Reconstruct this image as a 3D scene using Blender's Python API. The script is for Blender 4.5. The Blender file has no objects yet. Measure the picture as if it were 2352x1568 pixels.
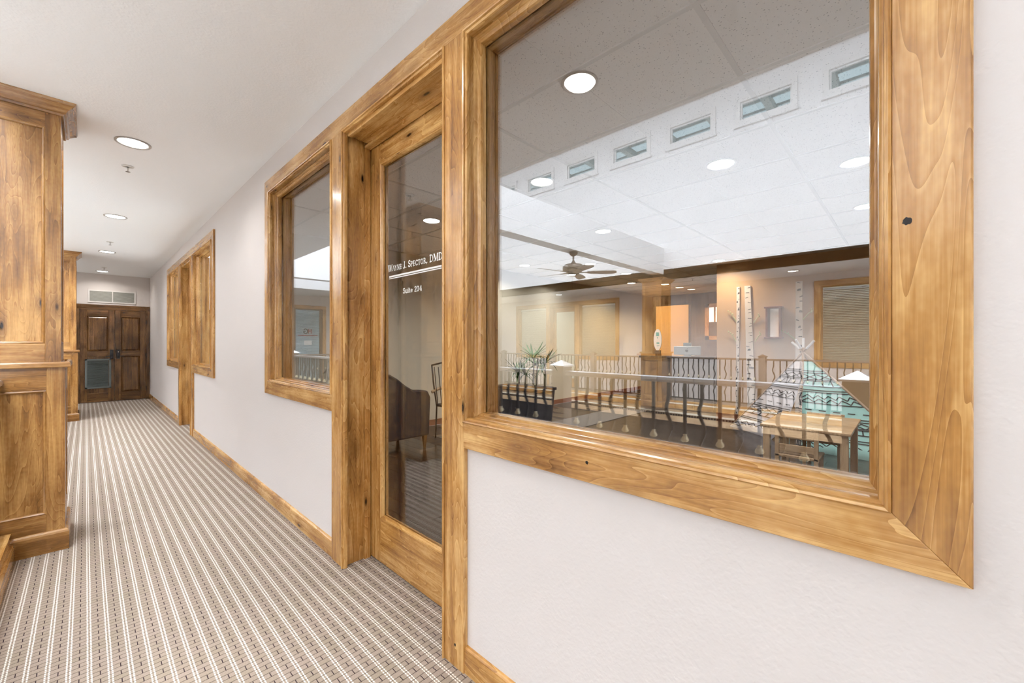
import bpy, math, random
from mathutils import Vector, Matrix
random.seed(7)
R = math.radians
sc = bpy.context.scene
col = sc.collection

# ------------------------------------------------------------------ camera, world, exposure
cam_d = bpy.data.cameras.new('camera')
cam = bpy.data.objects.new('camera', cam_d); col.objects.link(cam)
cam.location = (-1.036, 0.0, 1.28)
cam.rotation_euler = (R(90), 0, R(-46.0))
cam_d.sensor_width = 36.0
cam_d.lens = 946.0 / 2352.0 * 36.0
cam_d.shift_y = 3.0 / 2352.0
cam_d.clip_start = 0.02
sc.camera = cam

world = bpy.data.worlds.new('sky'); sc.world = world; world.use_nodes = True
wb = world.node_tree.nodes['Background']
wb.inputs[0].default_value = (0.80, 0.86, 0.90, 1); wb.inputs[1].default_value = 4.0

sc.view_settings.view_transform = 'Standard'
sc.view_settings.look = 'None'
sc.view_settings.gamma = 1.0
sc.view_settings.use_curve_mapping = False
sc.view_settings.exposure = -0.17
sc.cycles.use_denoising = True
sc.cycles.max_bounces = 7
sc.cycles.diffuse_bounces = 4
sc.cycles.glossy_bounces = 3
sc.cycles.transparent_max_bounces = 12
sc.cycles.transmission_bounces = 4
sc.cycles.use_adaptive_sampling = True
sc.cycles.adaptive_threshold = 0.12
sc.cycles.adaptive_min_samples = 12
sc.cycles.sample_clamp_indirect = 8.0
sc.cycles.caustics_reflective = False
sc.cycles.caustics_refractive = False

SKYLIGHT = 26.0       # radiance of the unseen emissive skylights added to light the atrium
HALL_LAMP = 4.0      # watts per corridor can light
ROOM_LAMP = 9.5      # watts per can light in the suite

# ------------------------------------------------------------------ material helpers
MATS = {}
def newmat(name):
    m = bpy.data.materials.new(name); m.use_nodes = True
    nt = m.node_tree
    return m, nt, nt.nodes['Principled BSDF']
def N(nt, t, **kw):
    n = nt.nodes.new(t)
    for k, v in kw.items():
        if k.startswith('i_'):
            n.inputs[k[2:].replace('_', ' ')].default_value = v
        else:
            setattr(n, k, v)
    return n
def mth(nt, op, a, b=None, c=None):
    n = nt.nodes.new('ShaderNodeMath'); n.operation = op
    for i, v in enumerate((a, b, c)):
        if v is None: continue
        if isinstance(v, (int, float)): n.inputs[i].default_value = v
        else: nt.links.new(v, n.inputs[i])
    return n.outputs[0]
def mix(nt, fac, a, b):
    n = nt.nodes.new('ShaderNodeMix'); n.data_type = 'RGBA'
    for s, v in ((n.inputs[0], fac), (n.inputs[6], a), (n.inputs[7], b)):
        if isinstance(v, (int, float)): s.default_value = v
        elif isinstance(v, tuple): s.default_value = v if len(v) == 4 else v + (1,)
        else: nt.links.new(v, s)
    return n.outputs[2]
def ramp(nt, fac, stops):
    n = nt.nodes.new('ShaderNodeValToRGB')
    e = n.color_ramp.elements
    while len(e) < len(stops): e.new(0.5)
    for el, (p, c) in zip(e, stops):
        el.position = p; el.color = c if len(c) == 4 else tuple(c) + (1,)
    nt.links.new(fac, n.inputs[0])
    return n.outputs[0]
def maprange(nt, v, a, b, c=0.0, d=1.0):
    n = nt.nodes.new('ShaderNodeMapRange'); n.clamp = True
    nt.links.new(v, n.inputs[0])
    for i, x in enumerate((a, b, c, d)): n.inputs[i + 1].default_value = x
    return n.outputs[0]
def bump(nt, bs, h, strength=0.2, dist=0.002):
    b = nt.nodes.new('ShaderNodeBump'); b.inputs['Strength'].default_value = strength
    b.inputs['Distance'].default_value = dist
    nt.links.new(h, b.inputs['Height']); nt.links.new(b.outputs[0], bs.inputs['Normal'])

def plain(name, colr, rough=0.5, metal=0.0, noise=0.0, nscale=20, spec=0.5, bmp=0.0):
    if name in MATS: return MATS[name]
    m, nt, bs = newmat(name)
    bs.inputs['Roughness'].default_value = rough; bs.inputs['Metallic'].default_value = metal
    bs.inputs['Specular IOR Level'].default_value = spec
    tc = N(nt, 'ShaderNodeTexCoord')
    n = N(nt, 'ShaderNodeTexNoise'); n.inputs['Scale'].default_value = nscale; n.inputs['Detail'].default_value = 1
    nt.links.new(tc.outputs['Object'], n.inputs['Vector'])
    k = max(noise, 0.04)
    lo = tuple(c * (1 - k) for c in colr); hi = tuple(min(1, c * (1 + k)) for c in colr)
    nt.links.new(mix(nt, n.outputs[0], lo, hi), bs.inputs['Base Color'])
    if bmp: bump(nt, bs, n.outputs[0], bmp)
    MATS[name] = m
    return m
def emis(name, colr, s):
    if name in MATS: return MATS[name]
    m, nt, bs = newmat(name)
    bs.inputs['Base Color'].default_value = colr + (1,)
    bs.inputs['Emission Color'].default_value = colr + (1,); bs.inputs['Emission Strength'].default_value = s
    if 'lens' in name or 'pane' in name: m.cycles.emission_sampling = 'NONE'      # lenses have a lamp beside them; glowing panes only show bright
    MATS[name] = m
    return m

def wood(axis, tone='amber'):
    key = 'wood_%s_%s' % (tone, axis)
    if key in MATS: return MATS[key]
    m, nt, bs = newmat(key)
    L = nt.links
    tc = N(nt, 'ShaderNodeTexCoord'); oi = N(nt, 'ShaderNodeObjectInfo')
    off = N(nt, 'ShaderNodeVectorMath', operation='SCALE'); off.inputs[0].default_value = (37.0, 23.0, 51.0)
    L.new(oi.outputs['Random'], off.inputs['Scale'])
    ad = N(nt, 'ShaderNodeVectorMath', operation='ADD'); L.new(tc.outputs['Object'], ad.inputs[0]); L.new(off.outputs[0], ad.inputs[1])
    def mp(along, across):
        n = N(nt, 'ShaderNodeMapping'); s = [across] * 3; s['XYZ'.index(axis)] = along
        n.inputs['Scale'].default_value = s; L.new(ad.outputs[0], n.inputs[0]); return n.outputs[0]
    # broad flame figure: contour lines of a stretched noise
    n1 = N(nt, 'ShaderNodeTexNoise'); n1.inputs['Scale'].default_value = 1.0; n1.inputs['Detail'].default_value = 1.5
    n1.inputs['Distortion'].default_value = 0.6; L.new(mp(0.9, 7.5), n1.inputs['Vector'])
    # knots pull the growth rings round them
    vo = N(nt, 'ShaderNodeTexVoronoi'); vo.inputs['Scale'].default_value = 1.0; L.new(mp(2.3, 7.5), vo.inputs['Vector'])
    kd = vo.outputs['Distance']
    pull = mth(nt, 'MULTIPLY', mth(nt, 'EXPONENT', mth(nt, 'MULTIPLY', kd, -5.0)), 0.22)
    base = mth(nt, 'ADD', n1.outputs[0], pull)
    ph = mth(nt, 'MULTIPLY', base, 19.0)
    saw = mth(nt, 'FRACT', ph)
    late = mth(nt, 'POWER', saw, 6.0)                     # thin dark late-wood line
    pale = maprange(nt, saw, 0.0, 0.16, 1.0, 0.0)           # pale line just after it
    n2 = N(nt, 'ShaderNodeTexNoise'); n2.inputs['Scale'].default_value = 1.0; n2.inputs['Detail'].default_value = 2.5
    L.new(mp(6.0, 230.0), n2.inputs['Vector'])
    n3 = N(nt, 'ShaderNodeTexNoise'); n3.inputs['Scale'].default_value = 1.0; n3.inputs['Detail'].default_value = 2.0
    L.new(mp(2.6, 6.0), n3.inputs['Vector'])
    n4 = N(nt, 'ShaderNodeTexNoise'); n4.inputs['Scale'].default_value = 1.0; n4.inputs['Detail'].default_value = 2.0
    L.new(mp(1.6, 38.0), n4.inputs['Vector'])
    n5 = N(nt, 'ShaderNodeTexNoise'); n5.inputs['Scale'].default_value = 1.0; n5.inputs['Detail'].default_value = 1.0
    L.new(mp(45.0, 90.0), n5.inputs['Vector'])
    knot = maprange(nt, kd, 0.030, 0.075)
    halo = maprange(nt, kd, 0.06, 0.24)
    if tone == 'amber':
        dk, md, lt = (0.17, 0.066, 0.015), (0.455, 0.218, 0.054), (0.78, 0.48, 0.182)
    elif tone == 'brown':
        dk, md, lt = (0.10, 0.036, 0.008), (0.28, 0.125, 0.028), (0.53, 0.285, 0.088)
    elif tone == 'dark':
        dk, md, lt = (0.025, 0.010, 0.003), (0.115, 0.050, 0.013), (0.27, 0.125, 0.036)
    elif tone == 'pale':
        dk, md, lt = (0.40, 0.26, 0.14), (0.58, 0.40, 0.23), (0.70, 0.52, 0.33)
    elif tone == 'floor':
        dk, md, lt = (0.010, 0.005, 0.003), (0.026, 0.014, 0.008), (0.05, 0.03, 0.018)
    elif tone == 'panel':
        dk, md, lt = (0.06, 0.033, 0.014), (0.13, 0.075, 0.033), (0.22, 0.135, 0.06)
    f = mth(nt, 'MULTIPLY_ADD', n3.outputs[0], 0.85, -0.14)
    f = mth(nt, 'MULTIPLY_ADD', n4.outputs[0], 0.66, mth(nt, 'SUBTRACT', f, 0.12))
    f = mth(nt, 'MULTIPLY_ADD', mth(nt, 'SUBTRACT', n2.outputs[0], 0.5), 0.34, f)
    f = mth(nt, 'MULTIPLY_ADD', mth(nt, 'SUBTRACT', n5.outputs[0], 0.5), 0.18, f)
    f = mth(nt, 'MULTIPLY_ADD', late, -0.15, f)
    f = mth(nt, 'MULTIPLY_ADD', pale, 0.10, f)
    c = ramp(nt, f, [(0.10, dk), (0.44, md), (0.78, lt)])
    c = mix(nt, halo, mix(nt, 0.5, c, dk), c)
    c = mix(nt, knot, tuple(x * 0.10 for x in dk), c)
    L.new(c, bs.inputs['Base Color'])
    bs.inputs['Roughness'].default_value = 0.27
    bs.inputs['Specular IOR Level'].default_value = 0.5
    bs.inputs['Coat Weight'].default_value = 0.35; bs.inputs['Coat Roughness'].default_value = 0.14
    bump(nt, bs, mth(nt, 'MULTIPLY', n2.outputs[0], knot), 0.03, 0.0004)
    MATS[key] = m
    return m

def translucent(name, colr):
    m, nt, bs = newmat(name); nt.nodes.remove(bs)
    t = N(nt, 'ShaderNodeBsdfTranslucent'); t.inputs[0].default_value = colr + (1,)
    nt.links.new(t.outputs[0], nt.nodes['Material Output'].inputs[0])
    return m
def glass_mat(name, ior, tint=(1, 1, 1)):
    if name in MATS: return MATS[name]
    m, nt, bs = newmat(name); nt.nodes.remove(bs)
    out = nt.nodes['Material Output']
    geo = N(nt, 'ShaderNodeNewGeometry')
    fr = N(nt, 'ShaderNodeFresnel')
    i = mth(nt, 'MULTIPLY_ADD', geo.outputs['Backfacing'], 1.0 / ior - ior, ior)
    nt.links.new(i, fr.inputs['IOR'])
    gl = N(nt, 'ShaderNodeBsdfGlossy'); gl.inputs['Roughness'].default_value = 0.0
    tr = N(nt, 'ShaderNodeBsdfTransparent'); tr.inputs[0].default_value = tint + (1,)
    mx = N(nt, 'ShaderNodeMixShader')
    nt.links.new(fr.outputs[0], mx.inputs[0]); nt.links.new(tr.outputs[0], mx.inputs[1]); nt.links.new(gl.outputs[0], mx.inputs[2])
    nt.links.new(mx.outputs[0], out.inputs[0])
    MATS[name] = m
    return m

def wall_mat(name, colr, b=0.25):
    if name in MATS: return MATS[name]
    m, nt, bs = newmat(name)
    tc = N(nt, 'ShaderNodeTexCoord')
    n = N(nt, 'ShaderNodeTexNoise'); n.inputs['Scale'].default_value = 75; n.inputs['Detail'].default_value = 1.5
    nt.links.new(tc.outputs['Object'], n.inputs['Vector'])
    n2 = N(nt, 'ShaderNodeTexNoise'); n2.inputs['Scale'].default_value = 1.5
    nt.links.new(tc.outputs['Object'], n2.inputs['Vector'])
    lo = tuple(c * 0.985 for c in colr)
    nt.links.new(mix(nt, n2.outputs[0], lo, colr), bs.inputs['Base Color'])
    bs.inputs['Roughness'].default_value = 0.6; bs.inputs['Specular IOR Level'].default_value = 0.25
    bump(nt, bs, maprange(nt, n.outputs[0], 0.42, 0.62), b, 0.0015)
    MATS[name] = m
    return m

def carpet_mat():
    m, nt, bs = newmat('striped_carpet'); L = nt.links
    tc = N(nt, 'ShaderNodeTexCoord')
    sep = N(nt, 'ShaderNodeSeparateXYZ'); L.new(tc.outputs['Object'], sep.inputs[0])
    wob = N(nt, 'ShaderNodeTexNoise'); wob.inputs['Scale'].default_value = 30; L.new(tc.outputs['Object'], wob.inputs['Vector'])
    w = mth(nt, 'SUBTRACT', wob.outputs[0], 0.5)
    PX, RP = 0.057, 0.027
    xu = mth(nt, 'MULTIPLY_ADD', w, 0.05, mth(nt, 'DIVIDE', mth(nt, 'ADD', sep.outputs[0], 50.0), PX))
    u = mth(nt, 'FRACT', xu)
    yv = mth(nt, 'MULTIPLY_ADD', w, 0.12, mth(nt, 'DIVIDE', mth(nt, 'ADD', sep.outputs[1], 50.0), RP))
    v = mth(nt, 'FRACT', yv)
    par = mth(nt, 'MODULO', mth(nt, 'FLOOR', yv), 2.0)
    def band(val, c, h):
        return mth(nt, 'LESS_THAN', mth(nt, 'ABSOLUTE', mth(nt, 'SUBTRACT', val, c)), h)
    white = mth(nt, 'MAXIMUM', band(u, 0.12, 0.042), band(u, 0.30, 0.042))
    v2 = mth(nt, 'FRACT', mth(nt, 'MULTIPLY', v, 2.0))
    white = mth(nt, 'MULTIPLY', white, mth(nt, 'GREATER_THAN', v2, 0.24))
    dash = mth(nt, 'MULTIPLY', band(u, 0.72, 0.028), mth(nt, 'GREATER_THAN', par, 0.5))
    rowl = mth(nt, 'LESS_THAN', v, 0.15)
    # tint per block
    cell = N(nt, 'ShaderNodeTexWhiteNoise', noise_dimensions='2D')
    cmb = N(nt, 'ShaderNodeCombineXYZ')
    L.new(mth(nt, 'FLOOR', mth(nt, 'MULTIPLY', xu, 1.0)), cmb.inputs[0]); L.new(mth(nt, 'FLOOR', yv), cmb.inputs[1]); L.new(cmb.outputs[0], cell.inputs['Vector'])
    fib = N(nt, 'ShaderNodeTexNoise'); fib.inputs['Scale'].default_value = 420; fib.inputs['Detail'].default_value = 1.5; L.new(tc.outputs['Object'], fib.inputs['Vector'])
    big = N(nt, 'ShaderNodeTexNoise'); big.inputs['Scale'].default_value = 5; L.new(tc.outputs['Object'], big.inputs['Vector'])
    base = mix(nt, cell.outputs['Value'], (0.335, 0.272, 0.202), (0.37, 0.290, 0.235))
    base = mix(nt, maprange(nt, big.outputs[0], 0.4, 0.65, 0, 0.5), base, (0.40, 0.305, 0.255, 1))
    base = mix(nt, maprange(nt, fib.outputs[0], 0.3, 0.7, 0.6, 0.0), base, (0.20, 0.155, 0.11, 1))
    c = mix(nt, mth(nt, 'MULTIPLY', rowl, 0.78), base, (0.10, 0.075, 0.055, 1))
    c = mix(nt, mth(nt, 'MULTIPLY', white, 0.75), c, (0.84, 0.79, 0.71, 1))
    c = mix(nt, dash, c, (0.045, 0.028, 0.03, 1))
    L.new(c, bs.inputs['Base Color'])
    bs.inputs['Roughness'].default_value = 0.95; bs.inputs['Specular IOR Level'].default_value = 0.1
    h = mth(nt, 'MULTIPLY_ADD', fib.outputs[0], 0.4, mth(nt, 'MULTIPLY', mth(nt, 'SUBTRACT', 1.0, rowl), 0.6))
    bump(nt, bs, h, 0.5, 0.003)
    return m

def tile_mat():
    m, nt, bs = newmat('acoustic_tile'); L = nt.links
    tc = N(nt, 'ShaderNodeTexCoord'); oi = N(nt, 'ShaderNodeObjectInfo')
    ad = N(nt, 'ShaderNodeVectorMath', operation='ADD'); L.new(tc.outputs['Object'], ad.inputs[0]); L.new(oi.outputs['Location'], ad.inputs[1])
    vo = N(nt, 'ShaderNodeTexVoronoi'); vo.inputs['Scale'].default_value = 75; L.new(ad.outputs[0], vo.inputs['Vector'])
    no = N(nt, 'ShaderNodeTexNoise'); no.inputs['Scale'].default_value = 40; L.new(ad.outputs[0], no.inputs['Vector'])
    d = mth(nt, 'MULTIPLY_ADD', no.outputs[0], 0.45, vo.outputs['Distance'])
    hole = mth(nt, 'LESS_THAN', d, 0.40)
    L.new(mix(nt, mth(nt, 'MULTIPLY', hole, 0.75), (0.90, 0.84, 0.77, 1), (0.25, 0.2, 0.16, 1)), bs.inputs['Base Color'])
    bs.inputs['Roughness'].default_value = 0.9
    bump(nt, bs, mth(nt, 'SUBTRACT', 1.0, hole), 0.4, 0.002)
    return m

WALL = wall_mat('wall_paint_blush', (0.75, 0.70, 0.67), 0.16)
CEIL = wall_mat('ceiling_paint', (0.93, 0.925, 0.915), 0.2)
WHITE = wall_mat('atrium_white_paint', (0.91, 0.91, 0.91), 0.05)
TRIMW = plain('white_trim', (0.86, 0.86, 0.85), 0.35)
TAN = wall_mat('tan_wall_paint', (0.60, 0.40, 0.22), 0.1)
SAGE = wall_mat('sage_wall_paint', (0.62, 0.58, 0.46), 0.1)
CARPET = carpet_mat()
GLASS = glass_mat('coated_pane', 2.6)
GLASS_D = glass_mat('door_pane', 1.8)
CLEAR = glass_mat('clear_pane', 1.45, (0.93, 0.97, 0.98))
IRON = plain('wrought_iron', (0.045, 0.038, 0.033), 0.4, 0.5)
BRASS = plain('brass', (0.75, 0.66, 0.45), 0.3, 0.9)
BLACK = plain('black_metal', (0.02, 0.02, 0.02), 0.35)
CHROME = plain('sprinkler_metal', (0.6, 0.59, 0.57), 0.25, 1.0)
LENS = emis('lamp_lens', (1.0, 0.98, 0.94), 14.0)
WARMLENS = emis('warm_lens', (1.0, 0.80, 0.52), 14.0)

# ------------------------------------------------------------------ mesh builder
class MB:
    def __init__(s): s.v = []; s.f = []
    def box(s, x0, x1, y0, y1, z0, z1):
        b = len(s.v)
        s.v += [(x, y, z) for x in (x0, x1) for y in (y0, y1) for z in (z0, z1)]
        for q in ((0, 1, 3, 2), (4, 6, 7, 5), (0, 4, 5, 1), (2, 3, 7, 6), (0, 2, 6, 4), (1, 5, 7, 3)):
            s.f.append(tuple(b + i for i in q))
        return s
    def poly(s, pts):
        b = len(s.v); s.v += list(pts); s.f.append(tuple(range(b, b + len(pts)))); return s
    def loft(s, rings, closed_ring=True, caps=True):
        b = len(s.v); n = len(rings[0])
        for r in rings: s.v += [tuple(p) for p in r]
        for i in range(len(rings) - 1):
            for j in range(n if closed_ring else n - 1):
                k = (j + 1) % n
                s.f.append((b + i * n + j, b + i * n + k, b + (i + 1) * n + k, b + (i + 1) * n + j))
        if caps:
            s.f.append(tuple(b + j for j in reversed(range(n))))
            s.f.append(tuple(b + (len(rings) - 1) * n + j for j in range(n)))
        return s
    def prism(s, pts, axis, a, c):
        def P(p, t):
            return {'X': (t, p[0], p[1]), 'Y': (p[0], t, p[1]), 'Z': (p[0], p[1], t)}[axis]
        return s.loft([[P(p, a) for p in pts], [P(p, c) for p in pts]])
    def lathe(s, prof, cx=0, cy=0, n=20, caps=True):
        rings = [[(cx + r * math.cos(2 * math.pi * k / n), cy + r * math.sin(2 * math.pi * k / n), z) for k in range(n)] for r, z in prof]
        return s.loft(rings, caps=caps)
    def tube(s, path, rad, n=8, up=None):
        path = [Vector(p) for p in path]; rings = []
        for i, p in enumerate(path):
            d = (path[min(i + 1, len(path) - 1)] - path[max(i - 1, 0)]).normalized()
            a = d.cross(Vector((0, 0, 1)) if abs(d.z) < 0.9 else Vector((1, 0, 0))).normalized(); b2 = d.cross(a)
            r = rad[i] if isinstance(rad, (list, tuple)) else rad
            rings.append([p + (a * math.cos(2 * math.pi * (k + .5) / n) + b2 * math.sin(2 * math.pi * (k + .5) / n)) * r for k in range(n)])
        return s.loft(rings)
    def sphere(s, c, r, n=10, m=6, sz=1.0):
        return s.lathe_at(c, [(r * math.sin(math.pi * i / m), -r * sz * math.cos(math.pi * i / m)) for i in range(m + 1)], n)
    def lathe_at(s, c, prof, n=12):
        b = len(s.v); s.lathe([(max(r, 1e-4), z) for r, z in prof], 0, 0, n)
        for i in range(b, len(s.v)):
            x, y, z = s.v[i]; s.v[i] = (x + c[0], y + c[1], z + c[2])
        return s
    def mesh(s, name, mat, smooth=False):
        me = bpy.data.meshes.new(name); me.from_pydata(s.v, [], s.f); me.update()
        import bmesh
        bm = bmesh.new(); bm.from_mesh(me); bmesh.ops.recalc_face_normals(bm, faces=bm.faces); bm.to_mesh(me); bm.free()
        if mat: me.materials.append(mat)
        if smooth:
            for p in me.polygons: p.use_smooth = True
        return me
    def build(s, name, mat, parent=None, smooth=False, bevel=0.0, loc=None):
        o = bpy.data.objects.new(name, s.mesh(name, mat, smooth)); col.objects.link(o)
        if parent: o.parent = parent
        if loc: o.location = loc
        if bevel:
            md = o.modifiers.new('bevel', 'BEVEL'); md.width = bevel; md.segments = 2; md.limit_method = 'ANGLE'
        return o

def tag(o, label=None, cat=None, group=None, kind=None):
    if label: o['label'] = label
    if cat: o['category'] = cat
    if group: o['group'] = group
    if kind: o['kind'] = kind
    return o
def thing(name, loc, label, cat, group=None, rz=0.0, kind=None):
    o = bpy.data.objects.new(name, None); col.objects.link(o)
    o.location = loc; o.rotation_euler = (0, 0, rz); o.empty_display_size = 0.1
    return tag(o, label, cat, group, kind)
def S(o, label, cat): return tag(o, label, cat, kind='structure')
def copy_tree(o, parent=None):
    c = o.copy(); col.objects.link(c)
    if parent: c.parent = parent
    for ch in list(o.children): copy_tree(ch, c)
    return c
def lamp(name, loc, power, size, colr=(1, 0.97, 0.93), parent=None, spread=150):
    d = bpy.data.lights.new(name, 'AREA'); d.shape = 'DISK'; d.size = size; d.energy = power; d.color = colr
    d.spread = R(spread)
    o = bpy.data.objects.new(name, d); col.objects.link(o); o.location = loc
    if parent: o.parent = parent
    return o

# rectangular moulding: profile points (d outward from the rect, x); one mitred piece per side
def ring_piece(rect, prof, side, lo=None, hi=None):
    ya, yb, za, zb = rect; m = MB(); r0 = []; r1 = []
    for d, x in prof:
        if side in 'BT':
            z = za - d if side == 'B' else zb + d
            a = ya - d if lo is None else lo; b = yb + d if hi is None else hi
            r0.append((x, a, z)); r1.append((x, b, z))
        else:
            y = ya - d if side == 'L' else yb + d
            a = za - d if lo is None else lo; b = zb + d if hi is None else hi
            r0.append((x, y, a)); r1.append((x, y, b))
    return m.loft([r0, r1])
def ring(name, rect, prof, parent, sides='LRBT', tone='amber', clamps=None, bevel=0.0):
    for sd in sides:
        lo, hi = (clamps or {}).get(sd, (None, None))
        ring_piece(rect, prof, sd, lo, hi).build(name, wood('Y' if sd in 'BT' else 'Z', tone), parent, bevel=bevel)

LIP = [(0.0, 0.0), (0.0, -0.026), (-0.004, -0.031), (-0.009, -0.029), (-0.0105, -0.022), (-0.013, -0.0215), (-0.017, -0.018), (-0.0185, -0.012), (-0.0185, 0.0)]
JAMB = [(-0.014, -0.006), (-0.014, 0.15), (0.01, 0.15), (0.01, -0.006)]
STOP = [(-0.014, 0.018), (-0.018, 0.020), (-0.021, 0.026), (-0.0225, 0.031), (-0.026, 0.033), (-0.032, 0.040), (-0.034, 0.048), (-0.034, 0.066), (-0.014, 0.066)]
BSTOP = [(-0.014, 0.078), (-0.030, 0.078), (-0.030, 0.102), (-0.014, 0.106)]
FLAT = [(0.0, 0.0), (0.0, -0.022), (0.097, -0.022), (0.1, -0.018), (0.1, 0.0)]

O0, I0, M1A, M1B, M2A, M2B, I1, O1 = -0.076, 0.024, 1.241, 1.360, 2.321, 2.469, 3.687, 3.787
ZS, ZH = 0.972, 2.485       # sill and head of the window openings
_wn = [0]; _dn = [0]

def blind(parent, y0, y1, z0, z1, x=0.125):
    m = MB(); n = int((z1 - z0) / 0.032)
    for i in range(n):
        z = z0 + (z1 - z0) * (i + .5) / n
        m.poly([(x - 0.010, y0, z - 0.011), (x - 0.010, y1, z - 0.011), (x + 0.010, y1, z + 0.011), (x + 0.010, y0, z + 0.011)])
    o = m.build('blind_slats', plain('blind_slat', (0.36, 0.29, 0.21), 0.5), parent); o['kind'] = 'stuff'
    MB().box(x - 0.02, x + 0.02, y0, y1, z1, z1 + 0.035).build('blind_headrail', TRIMW, parent)

def window(rect, loc, rz, label, sill_clamp=None, side='L', blinds=False, glass=None):
    _wn[0] += 1
    t = thing('window_%d' % _wn[0], loc, label, 'window', rz=rz, kind='structure')
    ya, yb, za, zb = rect
    ring('casing', rect, FLAT, t, 'B', clamps={'B': sill_clamp}, bevel=0.0015)
    ring('casing', rect, FLAT, t, side, bevel=0.0015)
    ring('lip_moulding', rect, LIP, t)
    ring('jamb', rect, JAMB, t)
    ring('glazing_bead', rect, STOP, t)
    ring('back_bead', rect, BSTOP, t, tone='amber')
    k = 0.018
    MB().box(0.068, 0.074, ya + k, yb - k, za + k, zb - k).build('pane', glass or GLASS, t)
    if blinds: blind(t, ya + .03, yb - .03, za + .03, zb - .08)
    return t

def glazed_door(loc, rz, label, text=False, y0=M1B, y1=M2A, glass=None):
    _dn[0] += 1
    t = thing('door_%d' % _dn[0], loc, label, 'door', rz=rz, kind='structure')
    for a, b in ((y0 - (M1B - M1A), y0), (y1, y1 + (M2B - M2A))):
        MB().box(-0.022, 0.0, a, b, 0, ZH).build('casing', wood('Z'), t, bevel=0.0015)
    rect = (y0, y1, 0.0, ZH)
    ring('lip_moulding', rect, LIP, t, 'LRT', clamps={'L': (0, None), 'R': (0, None)})
    J = [(0.012, -0.004), (0.012, 0.20), (0.03, 0.20), (0.03, -0.004)]
    JH = [(-0.040, -0.004), (-0.040, 0.20), (0.0, 0.20), (0.0, -0.004)]
    ring('jamb', rect, J, t, 'LR', clamps={'L': (0, ZH), 'R': (0, ZH)})
    ring('jamb_head', rect, JH, t, 'T')
    ST = [(-0.001, 0.112), (-0.001, 0.148), (0.012, 0.148), (0.012, 0.112)]
    SH = [(-0.053, 0.112), (-0.053, 0.148), (-0.040, 0.148), (-0.040, 0.112)]
    ring('door_stop', rect, ST, t, 'LR', clamps={'L': (0, ZH - .04), 'R': (0, ZH - .04)}); ring('door_stop', rect, SH, t, 'T', clamps={'T': (y0, y1)})
    a, b, zt = y0 - 0.008, y1 + 0.008, 2.436
    st, rb, rt = 0.118, 0.262, 0.115
    xf, xb = 0.153, 0.197
    lf = MB().box(xf, xb, a, a + st, 0.008, zt).build('stile', wood('Z'), t, bevel=0.0015)
    MB().box(xf, xb, b - st, b, 0.008, zt).build('stile', wood('Z'), t, bevel=0.0015)
    MB().box(xf + .0005, xb, a + st, b - st, 0.008, rb).build('bottom_rail', wood('Y'), t, bevel=0.0015)
    MB().box(xf + .0005, xb, a + st, b - st, zt - rt, zt).build('top_rail', wood('Y'), t, bevel=0.0015)
    gr = (a + st, b - st, rb, zt - rt)
    BD = [(0.0, xf + 0.001), (-0.004, xf - .003), (-0.010, xf), (-0.016, xf + 0.010), (-0.018, xf + 0.019), (0, xf + 0.019)]
    ring('glazing_bead', gr, BD, t)
    ring('glazing_bead', gr, [(0, xf + .027), (-.018, xf + .027), (-.010, xb + .002), (0, xb)], t)
    MB().box(xf + 0.020, xf + 0.026, gr[0], gr[1], gr[2], gr[3]).build('pane', glass or GLASS_D, t)
    h = MB().box(xf - 0.006, xf, a + .035, a + .085, 0.93, 1.12).build('lock_plate', BRASS, t, bevel=0.002)
    MB().tube([(xf - .006, a + .06, 1.0), (xf - .05, a + .06, 1.0), (xf - .055, a + .075, 1.0), (xf - .055, a + .17, 0.995)], 0.009).build('lever', BRASS, h, smooth=True)
    if text: door_lettering(t, xf + 0.0188)
    return t

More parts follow.
